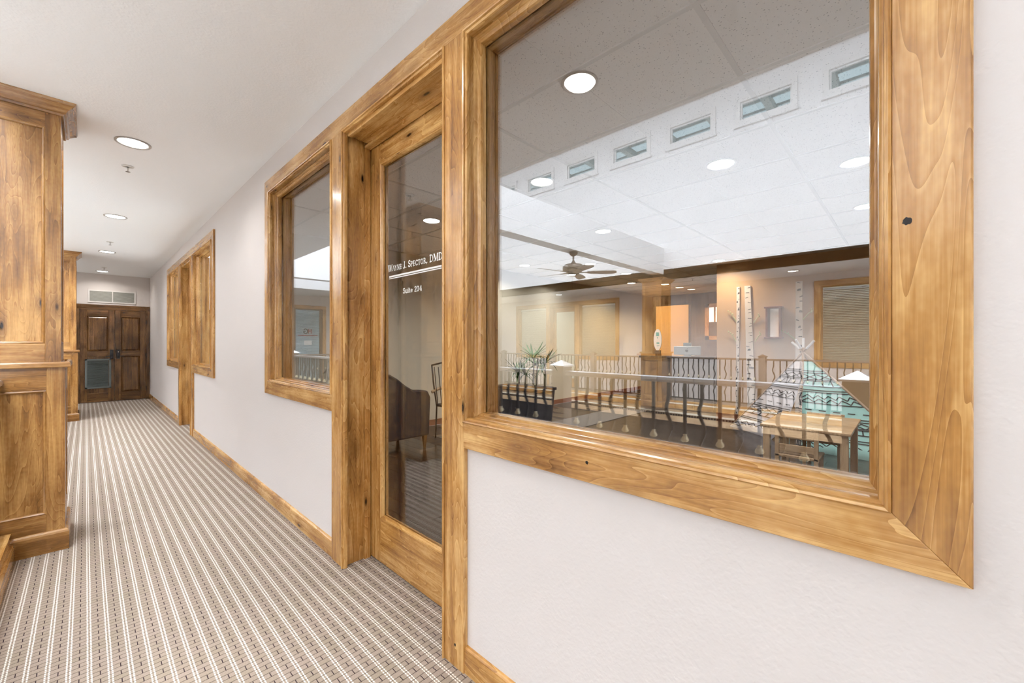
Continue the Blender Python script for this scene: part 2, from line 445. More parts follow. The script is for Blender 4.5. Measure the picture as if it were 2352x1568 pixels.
# --- lettering: strokes with serifs, u right, v up, in cap heights
def arc(cx, cy, rx, ry, a0, a1, n=12):
    return [(cx + rx * math.cos(R(a0 + (a1 - a0) * i / n)), cy + ry * math.sin(R(a0 + (a1 - a0) * i / n))) for i in range(n + 1)]
TK, TN = 0.17, 0.08
GL = {
 'W': (1.15, [([(0.02, 1), (0.30, 0)], TK), ([(0.30, 0), (0.56, 1)], TN), ([(0.50, 1), (0.80, 0)], TK), ([(0.80, 0), (1.10, 1)], TN)], [(0.02, 1), (1.10, 1), (.53, 1)]),
 'A': (0.84, [([(0.02, 0), (0.40, 1)], TN), ([(0.40, 1), (0.78, 0)], TK), ([(0.16, 0.33), (0.62, 0.33)], TN)], [(0.04, 0), (0.76, 0)]),
 'Y': (0.78, [([(0.03, 1), (0.38, 0.45)], TK), ([(0.72, 1), (0.38, 0.45)], TN), ([(0.38, 0.5), (0.38, 0)], TK)], [(0.05, 1), (0.71, 1), (0.38, 0)]),
 'N': (0.86, [([(0.12, 0), (0.12, 1)], TN), ([(0.12, 1), (0.72, 0)], TK), ([(0.72, 0), (0.72, 1)], TN)], [(0.12, 0), (0.10, 1), (0.72, 1)]),
 'E': (0.70, [([(0.14, 0), (0.14, 1)], TK), ([(0.14, 0.96), (0.58, 0.96)], TN), ([(0.14, 0.5), (0.48, 0.5)], TN), ([(0.14, 0.04), (0.62, 0.04)], TN), ([(0.60, 0.04), (0.62, 0.24)], TN), ([(0.57, 0.96), (0.58, 0.78)], TN), ([(.48, .40), (.48, .60)], TN)], []),
 'J': (0.52, [([(0.34, 1), (0.34, 0.18)] + arc(0.20, 0.16, 0.14, 0.14, 0, -150, 6), TK)], [(0.34, 1)]),
 '.': (0.26, [([(0.06, 0.07), (0.20, 0.07)], 0.15)], []),
 ',': (0.28, [([(0.06, 0.07), (0.20, 0.07)], 0.15), ([(0.16, 0.05), (0.08, -0.15)], TN)], []),
 'S': (0.62, [(arc(0.30, 0.745, 0.21, 0.215, 30, 250, 10) + arc(0.30, 0.275, 0.23, 0.235, 75, -160, 12), 0.14), ([(0.50, 0.96), (0.50, 0.72)], TN), ([(0.07, 0.05), (0.07, 0.30)], TN)], []),
 'P': (0.66, [([(0.16, 0), (0.16, 1)], TK), ([(0.16, 0.96)] + arc(0.34, 0.73, 0.22, 0.23, 90, -90, 10) + [(0.16, 0.5)], 0.10)], [(0.16, 0), (0.12, 1)]),
 'C': (0.78, [(arc(0.42, 0.5, 0.33, 0.46, 40, 320, 16), 0.13), ([(0.68, 0.95), (0.68, 0.70)], TN)], []),
 'T': (0.72, [([(0.35, 0), (0.35, 1)], TK), ([(0.03, 0.96), (0.67, 0.96)], TN), ([(0.04, 0.96), (0.04, 0.78)], TN), ([(0.66, 0.96), (0.66, 0.78)], TN)], [(0.35, 0)]),
 'O': (0.84, [(arc(0.41, 0.5, 0.33, 0.46, 0, 360, 20), 0.13)], []),
 'R': (0.76, [([(0.16, 0), (0.16, 1)], TK), ([(0.16, 0.96)] + arc(0.34, 0.73, 0.20, 0.23, 90, -90, 10) + [(0.16, 0.5)], 0.10), ([(0.34, 0.5), (0.68, 0.03)], 0.13)], [(0.16, 0), (0.12, 1), (.68, .0)]),
 'D': (0.86, [([(0.16, 0), (0.16, 1)], TK), ([(0.16, 0.96)] + arc(0.36, 0.5, 0.37, 0.46, 90, -90, 14) + [(0.16, 0.04)], 0.11)], [(0.12, 0), (0.12, 1)]),
 'M': (1.02, [([(0.12, 0), (0.12, 1)], TN), ([(0.14, 1), (0.50, 0.05)], TK), ([(0.50, 0.05), (0.86, 1)], TN), ([(0.88, 1), (0.88, 0)], TK)], [(0.12, 0), (0.10, 1), (0.88, 0), (0.90, 1)]),
 'u': (0.62, [([(0.12, 0.62), (0.12, 0.18)] + arc(0.28, 0.18, 0.16, 0.15, 180, 340, 7), 0.13), ([(0.48, 0.62), (0.48, 0)], 0.13)], [(0.06, 0.62), (0.44, 0.62), (.52, 0)]),
 'i': (0.30, [([(0.14, 0), (0.14, 0.62)], 0.14), ([(0.08, 0.86), (0.20, 0.86)], 0.14)], [(0.14, 0), (0.10, 0.62)]),
 't': (0.40, [([(0.16, 0.86), (0.16, 0.15)] + arc(0.27, 0.13, 0.11, 0.11, 180, 320, 5), 0.13), ([(0.03, 0.60), (0.34, 0.60)], TN)], []),
 'e': (0.56, [(arc(0.28, 0.31, 0.21, 0.28, 5, 320, 14), 0.11), ([(0.08, 0.34), (0.48, 0.34)], TN)], []),
 '2': (0.60, [(arc(0.28, 0.72, 0.20, 0.24, 165, -30, 9) + [(0.08, 0.06)], 0.12), ([(0.06, 0.06), (0.54, 0.06)], 0.13)], []),
 '0': (0.64, [(arc(0.30, 0.5, 0.23, 0.46, 0, 360, 18), 0.12)], []),
 '4': (0.64, [([(0.42, 0), (0.42, 1)], 0.15), ([(0.42, 0.98), (0.05, 0.30)], TN), ([(0.05, 0.30), (0.58, 0.30)], 0.10)], [(0.42, 0)]),
}
STEP = Vector((-1.0, 0.0, 0.0))       # each stroke lies a hair proud of the last
def stroke(m, pts, w, fn):
    for i in range(len(pts) - 1):
        k_ = len(m.f) * 1e-6
        (x0, y0), (x1, y1) = pts[i], pts[i + 1]
        dx, dy = x1 - x0, y1 - y0; l = math.hypot(dx, dy) or 1e-6
        dx, dy = dx / l, dy / l; nx, ny = -dy * w / 2, dx * w / 2
        e = w * 0.30
        q = [(x0 - dx * e + nx, y0 - dy * e + ny), (x1 + dx * e + nx, y1 + dy * e + ny), (x1 + dx * e - nx, y1 + dy * e - ny), (x0 - dx * e - nx, y0 - dy * e - ny)]
        m.poly([tuple(Vector(fn(*p)) + STEP * k_) for p in q])
def letters(m, s, fn, track=0.06):
    """s: list of (text, size); fn(u, v) in metres"""
    u = 0.0
    for txt, size in s:
        for ch in txt:
            if ch == ' ': u += 0.42 * size; continue
            wd, strokes, serifs = GL[ch]
            for pts, w in strokes:
                stroke(m, [(u + x * size, y * size) for x, y in pts], w * size, fn)
            for x, y in serifs:
                yy = y * size + (0.025 * size if y < .5 else -0.025 * size)
                stroke(m, [(u + (x - 0.15) * size, yy), (u + (x + 0.15) * size, yy)], 0.06 * size, fn)
            u += (wd + track) * size
    return u
VINYL = plain('white_vinyl', (0.9, 0.9, 0.88), 0.5)
def lettered(parent, name, runs, x, yl, yr, z, mat=None, thick=0.0012):
    wid = letters(MB(), runs, lambda u, v: (0, u, v))
    k = (yl - yr) / wid
    m = MB(); letters(m, runs, lambda u, v: (x, yl - u * k, z + v))
    o = m.build(name, mat or VINYL, parent)
    return o
def door_lettering(parent, x):
    lettered(parent, 'lettering', [('W', .036), ('AYNE ', .028), ('J. ', .036), ('S', .036), ('PECTOR', .028), (', DMD', .036)], x, 2.155, 1.634, 1.687)
    MB().box(x - .0006, x + .0006, 1.644, 2.142, 1.6515, 1.6605).build('rule_line', VINYL, parent)
    MB().box(x - .0006, x + .0006, 1.644, 2.142, 1.6425, 1.6475).build('rule_line', VINYL, parent)
    lettered(parent, 'lettering', [('Suite 204', .028)], x, 1.996, 1.812, 1.550)

_tn = [0]
def unit(loc, rz, where, text=False, blinds=(False, False), dglass=None, glass=None):
    """window - door - window set with one continuous head casing"""
    w1 = window((I0, M1A, ZS, ZH), loc, rz, 'wide glazed window in amber knotty alder casing, ' + where[0], (None, M1A), 'L', blinds[0], glass)
    w2 = window((M2B, I1, ZS, ZH), loc, rz, 'glazed window in amber knotty alder casing, ' + where[1], (M2B, None), 'R', blinds[1], glass)
    d = glazed_door(loc, rz, where[2], text, glass=dglass)
    _tn[0] += 1
    t = thing('trim_%d' % _tn[0], loc, where[3], 'trim', rz=rz, kind='structure')
    ring('head_casing', (I0, I1, ZS, ZH), FLAT, t, 'T', bevel=0.0015)
    return w1, w2, d

def wall_with_holes(x0, x1, y0, y1, z0, z1, holes):
    """boxes round rectangular holes (ya, yb, za, zb) in a wall running along Y"""
    m = MB(); ys = sorted({y0, y1} | {h[0] for h in holes} | {h[1] for h in holes})
    for a, b in zip(ys, ys[1:]):
        hs = sorted([h for h in holes if h[0] <= a + 1e-6 and h[1] >= b - 1e-6], key=lambda h: h[2])
        z = z0
        for h in hs:
            if h[2] > z: m.box(x0, x1, a, b, z, h[2])
            z = h[3]
        if z < z1: m.box(x0, x1, a, b, z, z1)
    return m

# ------------------------------------------------------------------ the corridor shell
HC = 2.77                     # corridor ceiling
EY = 12.6                     # end wall of the corridor
XR = -1.40                    # railing line / edge of the void
XE = -1.43                    # edge of the corridor ceiling
XF = -7.40                    # far railing line
XW = -8.95                    # far corridor wall
FD = -0.075                   # far corridor floor level
g = 0.012
def unit_holes(dy, s=1):
    return [(I0 - g + dy, M1A + g + dy, ZS - g, ZH + g), (M1B - .03 + dy, M2A + .03 + dy, 0, ZH + .004), (M2B - g + dy, I1 + g + dy, ZS - g, ZH + g)]
DY2 = 5.82
S(wall_with_holes(0.0, 0.15, -4.0, EY, 0, HC, unit_holes(0) + unit_holes(DY2)).build('wall_right', WALL), 'long blush painted corridor wall with alder framed windows and doors', 'wall')
S(MB().box(XR - .02, 0.2, -4.0, EY, -0.25, 0.0).build('floor', CARPET), 'beige corridor carpet with white and dark dashed stripes', 'carpet')
S(MB().box(XE, 0.15, -4.0, EY, HC, HC + .25).build('ceiling', CEIL), 'smooth off-white corridor ceiling', 'ceiling')
S(MB().box(-9.1, 0.15, EY, EY + .15, -.3, HC).build('wall_end', wall_mat('end_wall_dimmed', (0.66, 0.60, 0.56), .2)), 'dim blush wall at the end of the corridor', 'wall')  # blush paint darkened to imitate the weaker light at this end
S(MB().box(-9.1, 0.15, -4.15, -4.0, -3.2, 6.5).build('wall_back', WHITE), 'white wall at the near end of the atrium', 'wall')
BASE = [(0, 0), (-.016, 0), (-.016, .085), (-.014, .094), (-.008, .10), (0, .102)]
def baseboard(name, a, b, label):
    o = MB().prism(BASE, 'Y', a, b).build(name, wood('Y')); S(o, label, 'baseboard')
baseboard('baseboard_right', -4.0, M1A, 'amber wooden baseboard under the big window')
baseboard('baseboard_middle', M2B, M1A + DY2, 'amber wooden baseboard between the two doorways')
baseboard('baseboard_far', M2B + DY2, EY, 'amber wooden baseboard beyond the far doorway')
near_window = unit((0, 0, 0), 0, ('nearest, beside the lettered door', 'left of the lettered door', 'glazed knotty alder door lettered with the suite number', 'continuous knotty alder head casing over the nearest door'), text=True)
KNOT = plain('knot_hole', (.012, .007, .005), .6); KHALO = plain('knot_stain', (.16, .085, .05), .35)
def knot(parent, y, z, r, x=-.0222, seed=1):
    rnd_ = random.Random(seed)
    pts = [(y + r * rnd_.uniform(.7, 1.1) * math.cos(2 * math.pi * k / 14), z + r * 1.15 * rnd_.uniform(.7, 1.1) * math.sin(2 * math.pi * k / 14)) for k in range(14)]
    MB().prism(pts, 'X', x - .0004, x + .0003).build('knot_hole', KNOT, parent)
knot(near_window[0], .0035, 1.496, .0068, seed=3); knot(near_window[0], .676, .931, .005, seed=5); knot(near_window[2], 1.292, .088, .006, seed=8)
unit((0, DY2, 0), 0, ('right of the second doorway down the corridor', 'left of the second doorway down the corridor', 'glazed knotty alder door deep in the second doorway', 'knotty alder head casing over the second doorway'))

# double doors at the end of the corridor
_dn[0] += 1
dd = thing('door_%d' % _dn[0], (0, EY, 0), 'pair of dark knotty panelled doors at the corridor end', 'door', kind='structure')
ZD = 2.0
MB().box(-1.22, -.012, -.025, 0, ZD, ZD + .105).build('casing', wood('X', 'dark'), dd, bevel=.002)
for a, b in ((-1.22, -1.12), (-.075, -.012)):
    MB().box(a, b, -.025, 0, 0, ZD).build('casing', wood('Z', 'dark'), dd, bevel=.002)
def leaf(x0, x1, louvre, hinge):
    w = 0.10; zm0, zm1 = 0.985, 1.105
    l = MB().box(x0, x1, -.012, 0, .012, ZD - .006).build('leaf', wood('Z', 'dark'), dd)
    for a, b in ((x0, x0 + w), (x1 - w, x1)):
        MB().box(a, b, -.035, -.012, .012, ZD - .006).build('stile', wood('Z', 'dark'), l, bevel=.002)
    for a, b in ((.012, .20), (zm0, zm1), (ZD - .15, ZD - .006)):
        MB().box(x0 + w, x1 - w, -.034, -.012, a, b).build('rail', wood('X', 'dark'), l, bevel=.002)
    def raised(a, b, c, d):
        i = .035
        m = MB(); m.loft([[(a, -.013, c), (b, -.013, c), (b, -.013, d), (a, -.013, d)], [(a + i, -.032, c + i), (b - i, -.032, c + i), (b - i, -.032, d - i), (a + i, -.032, d - i)]])
        m.build('panel', wood('Z', 'dark'), l)
    raised(x0 + w, x1 - w, zm1, ZD - .15)
    if louvre:
        gm = plain('louvre_grey', (0.16, 0.18, 0.17), .5)
        a, b, c, d = x0 + .07, x1 - .055, .30, .935
        gr = MB()
        for s in ((a, b, c, c + .035), (a, b, d - .035, d), (a, a + .035, c, d), (b - .035, b, c, d)): gr.box(s[0], s[1], -.048, -.034, s[2], s[3])
        v = gr.build('louvre_frame', gm, l, bevel=.002)
        MB().box(a + .03, b - .03, -.020, -.016, c + .03, d - .03).build('louvre_back', plain('louvre_dark', (.05, .055, .05), .6), v)
        z = c + .045
        while z < d - .05:
            MB().prism([(-.044, z), (-.022, z + .016), (-.022, z + .019), (-.044, z + .003)], 'X', a + .035, b - .035).build('louvre_slat', gm, v); z += .024
    else:
        raised(x0 + w, x1 - w, .20, zm0)
    hx = x1 - .05 if louvre else x0 + .05
    hp = MB().box(hx - .028, hx + .028, -.055, -.035, .93, 1.13).build('lock_plate', BLACK, l, bevel=.012)
    MB().tube([(hx, -.055, .99), (hx, -.085, .99), (hx - (.09 if louvre else -.09), -.088, .985)], .009).build('lever', BLACK, hp, smooth=True)
    if not louvre: MB().lathe_at((hx, -.057, 1.08), [(.001, -.012), (.011, -.01), (.011, .01), (.001, .012)], 10).build('keyhole', CHROME, hp)
    if hinge:
        for z in (.25, 1.0, 1.75): MB().lathe_at((x1 + .004, -.036, z), [(.001, -.045), (.008, -.045), (.008, .045), (.001, .045)], 8).build('hinge', BLACK, l)
leaf(-1.115, -.590, True, False); leaf(-.584, -.078, False, True)

tg = thing('return_grille', (0, EY, 0), 'long white return air grille above the double doors', 'grille')
gm = plain('grille_frame', (.70, .66, .62), .5)
gx0, gx1, gz0, gz1 = -1.0, -.245, 2.15, 2.42
for s in ((gx0 + .025, gx1 - .025, gz0, gz0 + .025), (gx0 + .025, gx1 - .025, gz1 - .025, gz1), (gx0, gx0 + .025, gz0, gz1), (gx1 - .025, gx1, gz0, gz1), (-.63, -.615, gz0 + .025, gz1 - .025)):
    MB().box(s[0], s[1], -.014, 0, s[2], s[3]).build('frame_bar', gm, tg)
MB().box(gx0 + .02, gx1 - .02, -.003, 0, gz0 + .02, gz1 - .02).build('backing', plain('grille_back', (.20, .19, .17), .7), tg)
m = MB(); z = gz0 + .03
while z < gz1 - .03:
    m.poly([(gx0 + .02, -.012, z), (gx1 - .02, -.012, z), (gx1 - .02, -.004, z + .010), (gx0 + .02, -.004, z + .010)]); z += .014
m.build('fins', plain('grille_fin', (.42, .41, .36), .5), tg)['kind'] = 'stuff'

# ------------------------------------------------------------------ atrium
FH = 2.65                     # underside of the far header
AT = 6.35                     # atrium ceiling
YN = 11.0                     # north edge of the void
CW, CP, CY0 = 0.99, 1.342, 1.405
clr = [(CY0 + CP * k, CY0 + CP * k + CW, 5.40, 5.91) for k in range(-3, 7)]
S(wall_with_holes(XF - .20, XF - .05, -4.0, YN, FH, AT, clr).build('wall_atrium_far', WHITE), 'tall white atrium wall with a row of clerestory windows', 'wall')
S(MB().box(XE, XE + .15, -4.0, YN, HC + .25, AT).build('wall_atrium_near', WHITE), 'white upper atrium wall over the corridor edge', 'wall')
S(MB().box(XF - .05, XE, YN, YN + .15, FH, AT).build('wall_atrium_end', WHITE), 'white upper wall closing the far end of the atrium', 'wall')
SKY = emis('added_skylight', (0.91, 0.97, 1.05), SKYLIGHT)
ca = MB(); sky = []
ys = [-3.5, -1.3, -0.7, 1.5, 2.1, 4.3, 4.9, 7.1, 7.7, 9.9]
KX0, KX1 = XF + 3.3, XE - 0.35  # unseen skylights kept toward the corridor so they light the far wall
ca.box(XF - .05, KX0, -4, YN, AT, AT + .1).box(KX1, XE, -4, YN, AT, AT + .1)
edges = [-4] + ys + [YN]
for k in range(0, len(edges), 2): ca.box(KX0, KX1, edges[k], edges[k + 1], AT, AT + .1)
S(ca.build('ceiling_atrium', WHITE), 'white atrium ceiling with added glowing skylights', 'ceiling')
for k in range(0, len(ys), 2):
    _wn[0] += 1
    S(MB().box(KX0, KX1, ys[k], ys[k + 1], AT + .06, AT + .08).build('window_%d' % _wn[0], SKY), 'unseen emissive skylight panel number %d, added to light the atrium' % (k // 2 + 1), 'skylight')
S(MB().box(XW - .15, XF - .05, -4, EY, FH, FH + .2).build('ceiling_far', CEIL), 'off-white ceiling of the corridor across the atrium', 'ceiling')
S(MB().box(XF - .05, XE, YN + .15, EY, FH, FH + .2).build('ceiling_end', CEIL), 'off-white ceiling at the end gallery', 'ceiling')
LY_A, LY_B = 9.49, 1.30
S(wall_with_holes(XW - .15, XW, -4.0, EY, FD, FH, [h for ly in (LY_A, LY_B) for h in [(ly - b, ly - a, max(FD, c + FD), d + FD) for a, b, c, d in unit_holes(0)]]).build('wall_far', WALL), 'blush wall of the corridor across the atrium', 'wall')
unit((XW, LY_A, FD), R(180), ('across the atrium, right of its doorway', 'across the atrium, left of its doorway', 'glazed door across the atrium', 'head casing across the atrium'), blinds=(True, True), glass=CLEAR, dglass=CLEAR)
unit((XW, LY_B, FD), R(180), ('across the atrium, nearest and right of its doorway', 'across the atrium behind the play tent reflection', 'nearest glazed door across the atrium', 'head casing across the atrium, nearest'), blinds=(True, True), glass=CLEAR, dglass=CLEAR)
S(MB().box(XW - 2.2, XW - 2.1, -4, EY, FD, FH).build('wall_far_suite', SAGE), 'sage wall inside the suite across the atrium', 'wall')
S(MB().box(XW - .15, XF + .02, -4, EY, FD - .22, FD).build('floor_far', CARPET), 'striped carpet of the corridor across the atrium', 'carpet')
S(MB().box(XF + .02, XR - .02, YN - .05, EY, FD - .22, FD).build('floor_end', CARPET), 'striped carpet of the end gallery', 'carpet')
LOW = wall_mat('lower_wall_paint', (.80, .78, .74), .1)
LOW_DARK = plain('lower_wall_darkened', (.03, .022, .016), .5)  # lower wall split: top strip darkened for reflections, the rest pale for bounce
for nm, bx_, tx in (('far', (XF - .15, XF - .02, -4, YN), 'far side'), ('near', (XR - .02, XR + .1, -4, YN), 'near side'), ('end', (XF - .02, XR - .02, YN - .05, YN + .1), 'far end')):
    S(MB().box(*bx_, -3.2, -1.0).build('wall_lower_' + nm, LOW), 'light wall of the storey below, ' + tx, 'wall')
    S(MB().box(*bx_, -1.0, -.30).build('trim_dark_strip_' + nm, LOW_DARK), 'added dark strip of lower wall under the gallery slab, ' + tx, 'trim')
S(MB().box(XF - .15, XR + .1, -4, YN, -3.3, -3.2).build('floor_lower', plain('lobby_tile', (.80, .78, .75), .35, noise=.15)), 'tan lobby floor below the atrium', 'floor')
# fascia of the far slab with two pale mouldings
fas = thing('trim_fascia', (XF, 0, 0), 'wooden fascia with pale edge mouldings under the far railing', 'trim', kind='structure')
MB().box(.02, .045, -4, YN - .05, -.20, .03).build('fascia_board', wood('Y', 'pale'), fas)
for z in (.012, -.185): MB().box(.02, .075, -4, YN - .05, z, z + .03).build('edge_moulding', plain('cream_moulding', (.86, .78, .62), .3), fas, bevel=.008)
MB().box(.02, .04, -4, YN - .05, -.36, -.24).build('lower_board', wood('Y', 'pale'), fas)
# beams
def beam(y, label):
    S(MB().box(XF - .05, XE, y, y + .22, 2.745, 3.31).build('beam_%s' % ('near' if y < 5 else 'far'), WHITE), label, 'beam')
beam(3.80, 'white boxed beam spanning the atrium with a ceiling fan'); beam(9.85, 'white boxed beam at the far end of the atrium')
# clerestory windows
FR = plain('clerestory_frame', (.86, .87, .87), .4)
for k, (a, b, c, d) in enumerate(clr):
    _wn[0] += 1
    t = thing('window_%d' % _wn[0], (XF - .05, a, c), 'small white framed clerestory window, number %d of the atrium row' % (k + 1), 'window', kind='structure')
    w, h, i = b - a, d - c, .085
    for s in ((-.0, w, -.02, i), (0, w, h - i, h + .02)): MB().box(-.02, .03, s[0], s[1], s[2], s[3]).build('casing', TRIMW, t, bevel=.003)
    for s in ((0, i), (w - i, w)): MB().box(-.02, .03, s[0], s[1], i, h - i).build('casing', TRIMW, t, bevel=.003)
    MB().box(-.01, .05, -.02, w + .02, -.05, -.02).build('sill', TRIMW, t)
    j = i + .028
    for s in ((i, w - i, i, j), (i, w - i, h - j, h - i)): MB().box(-.06, -.02, *s).build('sash', FR, t)
    for s in ((i, j), (w - j, w - i)): MB().box(-.06, -.02, s[0], s[1], j, h - j).build('sash', FR, t)
    MB().box(-.045, -.040, j, w - j, j, h - j).build('pane', CLEAR, t)
# translucent canopy seen outside through the clerestory
cano = thing('roof_canopy', (XF - .6, 0, 5.9), 'ribbed translucent canopy outside the clerestory windows', 'canopy')
RIB = plain('canopy_rib', (.34, .38, .38), .6); SHT = translucent('canopy_sheet', (.74, .80, .82))
MB().box(-3.6, 0, -4, 11, .98, .981).build('sheet', SHT, cano)
for k in range(13): MB().box(-3.6, 0, -3.6 + k * 1.17, -3.45 + k * 1.17, .80, .98).build('rafter', RIB, cano)
for k in range(8): MB().box(-3.55 + k * .48, -3.51 + k * .48, -4, 11, .93, .98).build('purlin', RIB, cano)

# ------------------------------------------------------------------ columns
def column(loc, rz, label):
    """local: front face looks to -Y, corridor side is +X; footprint x -0.50..0, y 0..0.47"""
    t = thing('panelled_column', loc, label, 'column', 'knotty alder columns along the atrium', rz)
    W, D = 0.50, 0.47
    TOP = HC if loc[2] == 0 else FH - FD
    lx, ux = 0.0, -0.018
    def faces(x0, x1, y0, y1, z0, z1, px, pz0, pz1, nm):
        MB().box(x0 + .014, x1 - .014, y0 + .014, y1 - .014, z0, z1).build(nm + '_core', wood('Z', 'brown'), t)
        def face(tr, w, cut=0.0):
            k = .014
            for a, b in ((cut, px), (w - px, w - cut)):
                m = MB().box(a, b, 0, k, z0, z1); tr(m); m.build('stile', wood('Z', 'brown'), t, bevel=.001)
            for a, b in ((z0, pz0), (pz1, z1)):
                m = MB().box(px, w - px, .0004, k, a, b); tr(m); m.build('rail', wood('X', 'brown'), t, bevel=.001)
            # bead round the recessed panel
            BD = [(0, .001), (-.006, -.001), (-.012, .004), (-.016, .0125), (0, .0135)]
            for sd in 'LRBT':
                pc = ring_piece((px, w - px, pz0, pz1), BD, sd)
                pc.v = [(y, x, z) for x, y, z in pc.v]
                tr(pc); pc.build('panel_bead', wood('Z' if sd in 'LR' else 'X', 'brown'), t)
        def mapped(fn):
            def tr(m): m.v = [fn(*v) for v in m.v]
            return tr
        face(mapped(lambda a, b, z: (x0 + a, y0 + b, z)), x1 - x0)            # front
        face(mapped(lambda a, b, z: (x1 - b, y0 + a, z)), y1 - y0, .0138)            # corridor side
        face(mapped(lambda a, b, z: (x1 - a, y1 - b, z)), x1 - x0)            # rear
        face(mapped(lambda a, b, z: (x0 + b, y1 - a, z)), y1 - y0, .0138)            # atrium side
    faces(-W, 0, 0, D, 0, 1.128, .078, .232, .99, 'lower')
    faces(-W + .018, -.018, .018, D - .018, 1.128, TOP, .066, 1.275, TOP - .165, 'upper')
    cap = [(0.0, 1.128), (.018, 1.128), (.020, 1.133), (.020, 1.154), (.015, 1.162), (0, 1.164)]
    base = [(0.0, 0), (.018, 0), (.018, .108), (.014, .118), (.006, .126), (0, .128)]
    crown = [(0.0, TOP - .078), (.010, TOP - .078), (.014, TOP - .066), (.022, TOP - .062), (.030, TOP - .045), (.052, TOP - .025), (.062, TOP - .018), (.066, TOP - .004), (.066, TOP), (0, TOP)]
    for nm, pr, ins in (('cap', cap, -.003), ('plinth', base, 0.0), ('crown', crown, .018)):
        x0, x1, y0, y1 = -W + ins, -ins, ins, D - ins
        for sd, ax in (('F', 'X'), ('B', 'X'), ('L', 'Y'), ('R', 'Y')):
            r0, r1 = [], []
            for d, z in pr:
                if sd == 'F': r0.append((x0 - d, y0 - d, z)); r1.append((x1 + d, y0 - d, z))
                if sd == 'B': r0.append((x0 - d, y1 + d, z)); r1.append((x1 + d, y1 + d, z))
                if sd == 'L': r0.append((x0 - d, y0 - d, z)); r1.append((x0 - d, y1 + d, z))
                if sd == 'R': r0.append((x1 + d, y0 - d, z)); r1.append((x1 + d, y1 + d, z))
            MB().loft([r0, r1]).build(nm + '_moulding', wood(ax, 'brown'), t)
    if True: MB().box(-W + .01, -.01, .01, D - .01, 1.128, 1.16).build('cap_board', wood('X', 'brown'), t)
    return t
column((-1.124, 3.792, 0), 0, 'tall knotty alder panelled column nearest, at left of the corridor')
column((-1.124, 9.83, 0), 0, 'smaller looking panelled column farther down the corridor, before the double doors')
column((XF + .22 - .25 - .25 + .5, 3.72, FD), 0, 'panelled column across the atrium, under the beam')
column((XF + .22, 9.80, FD), 0, 'panelled column across the atrium, at the far end')

# ------------------------------------------------------------------ railings
def make_baluster(kind, z0, z1):
    m = MB(); s = .0085
    n = 26 if kind == 'wavy' else 2
    path = []
    for i in range(n + 1):
        z = z0 + (z1 - z0) * i / n
        f = (z - z0) / (z1 - z0)
        a = 0.0
        if kind == 'wavy' and .14 < f < .86: a = .017 * math.sin((f - .14) / .72 * 2 * math.pi * 2.5)
        path.append((0, a, z))
    m.loft([[(x + dx * s, y + dy * s, z) for dx, dy in ((-1, -1), (1, -1), (1, 1), (-1, 1))] for x, y, z in path])
    return m.mesh('baluster_' + kind, IRON)
BAL = {}
def railing(name, loc, length, rz, label, newels, z0=0.0, zt=1.066, pitch=.1, knz=.69, pats=0, curb=True):
    t = thing(name, loc, label, 'railing', 'wrought iron railings round the atrium', rz)
    cb = .16
    if curb:
        MB().box(-.06, .06, 0, length, 0, cb).build('curb', wood('Y'), t)
        MB().prism([(.06, 0), (.076, 0), (.076, .085), (.070, .10), (.06, .102)], 'Y', 0, length).build('baseboard', wood('Y'), t)
    RAILM = plain('handrail_metal', (.80, .81, .83), .30, .9) if loc[2] == 0 else plain('handrail_dimmed', (.17, .115, .08), .45)  # same rail; far copies browned for weaker light and the room showing through
    MB().prism([(-.028, zt - .035), (.028, zt - .035), (.032, zt - .02), (.028, zt - .004), (.015, zt), (-.015, zt), (-.028, zt - .004), (-.032, zt - .02)], 'Y', 0, length).build('top_rail', RAILM, t)
    MB().box(-.016, .016, 0, length, cb + .05, cb + .075).build('bottom_rail', IRON, t)
    a, b = cb + .07, zt - .03
    key = (round(a, 3), round(b, 3))
    if key not in BAL: BAL[key] = (make_baluster('wavy', a, b), make_baluster('straight', a, b))
    if 'kn' not in BAL:
        BAL['kn'] = MB().lathe_at((0, 0, 0), [(.009, .028), (.013, .022), (.011, .016), (.020, .002), (.024, -.010), (.020, -.018), (.009, -.022)], 10).mesh('knuckle', BRASS, True)
    n = int(length / pitch)
    for i in range(n):
        y = (i + .5) * length / n
        if any(abs(y - q) < .085 for q in newels): continue
        w = (i + pats) % 2
        o = bpy.data.objects.new('baluster', BAL[key][0 if w else 1]); col.objects.link(o); o.parent = t; o.location = (0, y, 0)
        if not w:
            k = bpy.data.objects.new('knuckle', BAL['kn']); col.objects.link(k); k.parent = o; k.location = (0, 0, knz)
    NW = plain('newel_paint', (.24, .19, .155), .4, 0.0)
    for q in newels:
        p = MB().box(-.055, .055, q - .055, q + .055, 0, zt + .030).build('newel_post', NW, t, bevel=.004)
        c = .068
        MB().loft([[(-c, q - c, zt + .030), (c, q - c, zt + .030), (c, q + c, zt + .030), (-c, q + c, zt + .030)], [(-c, q - c, zt + .040), (c, q - c, zt + .040), (c, q + c, zt + .040), (-c, q + c, zt + .040)], [(-.004, q - .004, zt + .078), (.004, q - .004, zt + .078), (.004, q + .004, zt + .078), (-.004, q + .004, zt + .078)]]).build('newel_cap', RAILM, p)
    return t
YA = -2.6
railing('iron_railing', (XR, YA, 0), 3.79 - YA, 0, 'nearest wrought iron railing with bright handrail, reflected largest in the big window', [.18 - YA, 1.95 - YA], pats=1)
railing('iron_railing', (XR, 4.265, 0), 9.825 - 4.265, 0, 'wrought iron railing between the two corridor columns', [1.7, 3.6])
railing('iron_railing', (XR, 10.31, 0), .66, 0, 'short wrought iron railing past the far column', [.60])
railing('iron_railing', (XF, YA, FD), 3.71 - YA, 0, 'wrought iron railing across the atrium, in front of the near column there', [1.93 - YA, .1 - YA])
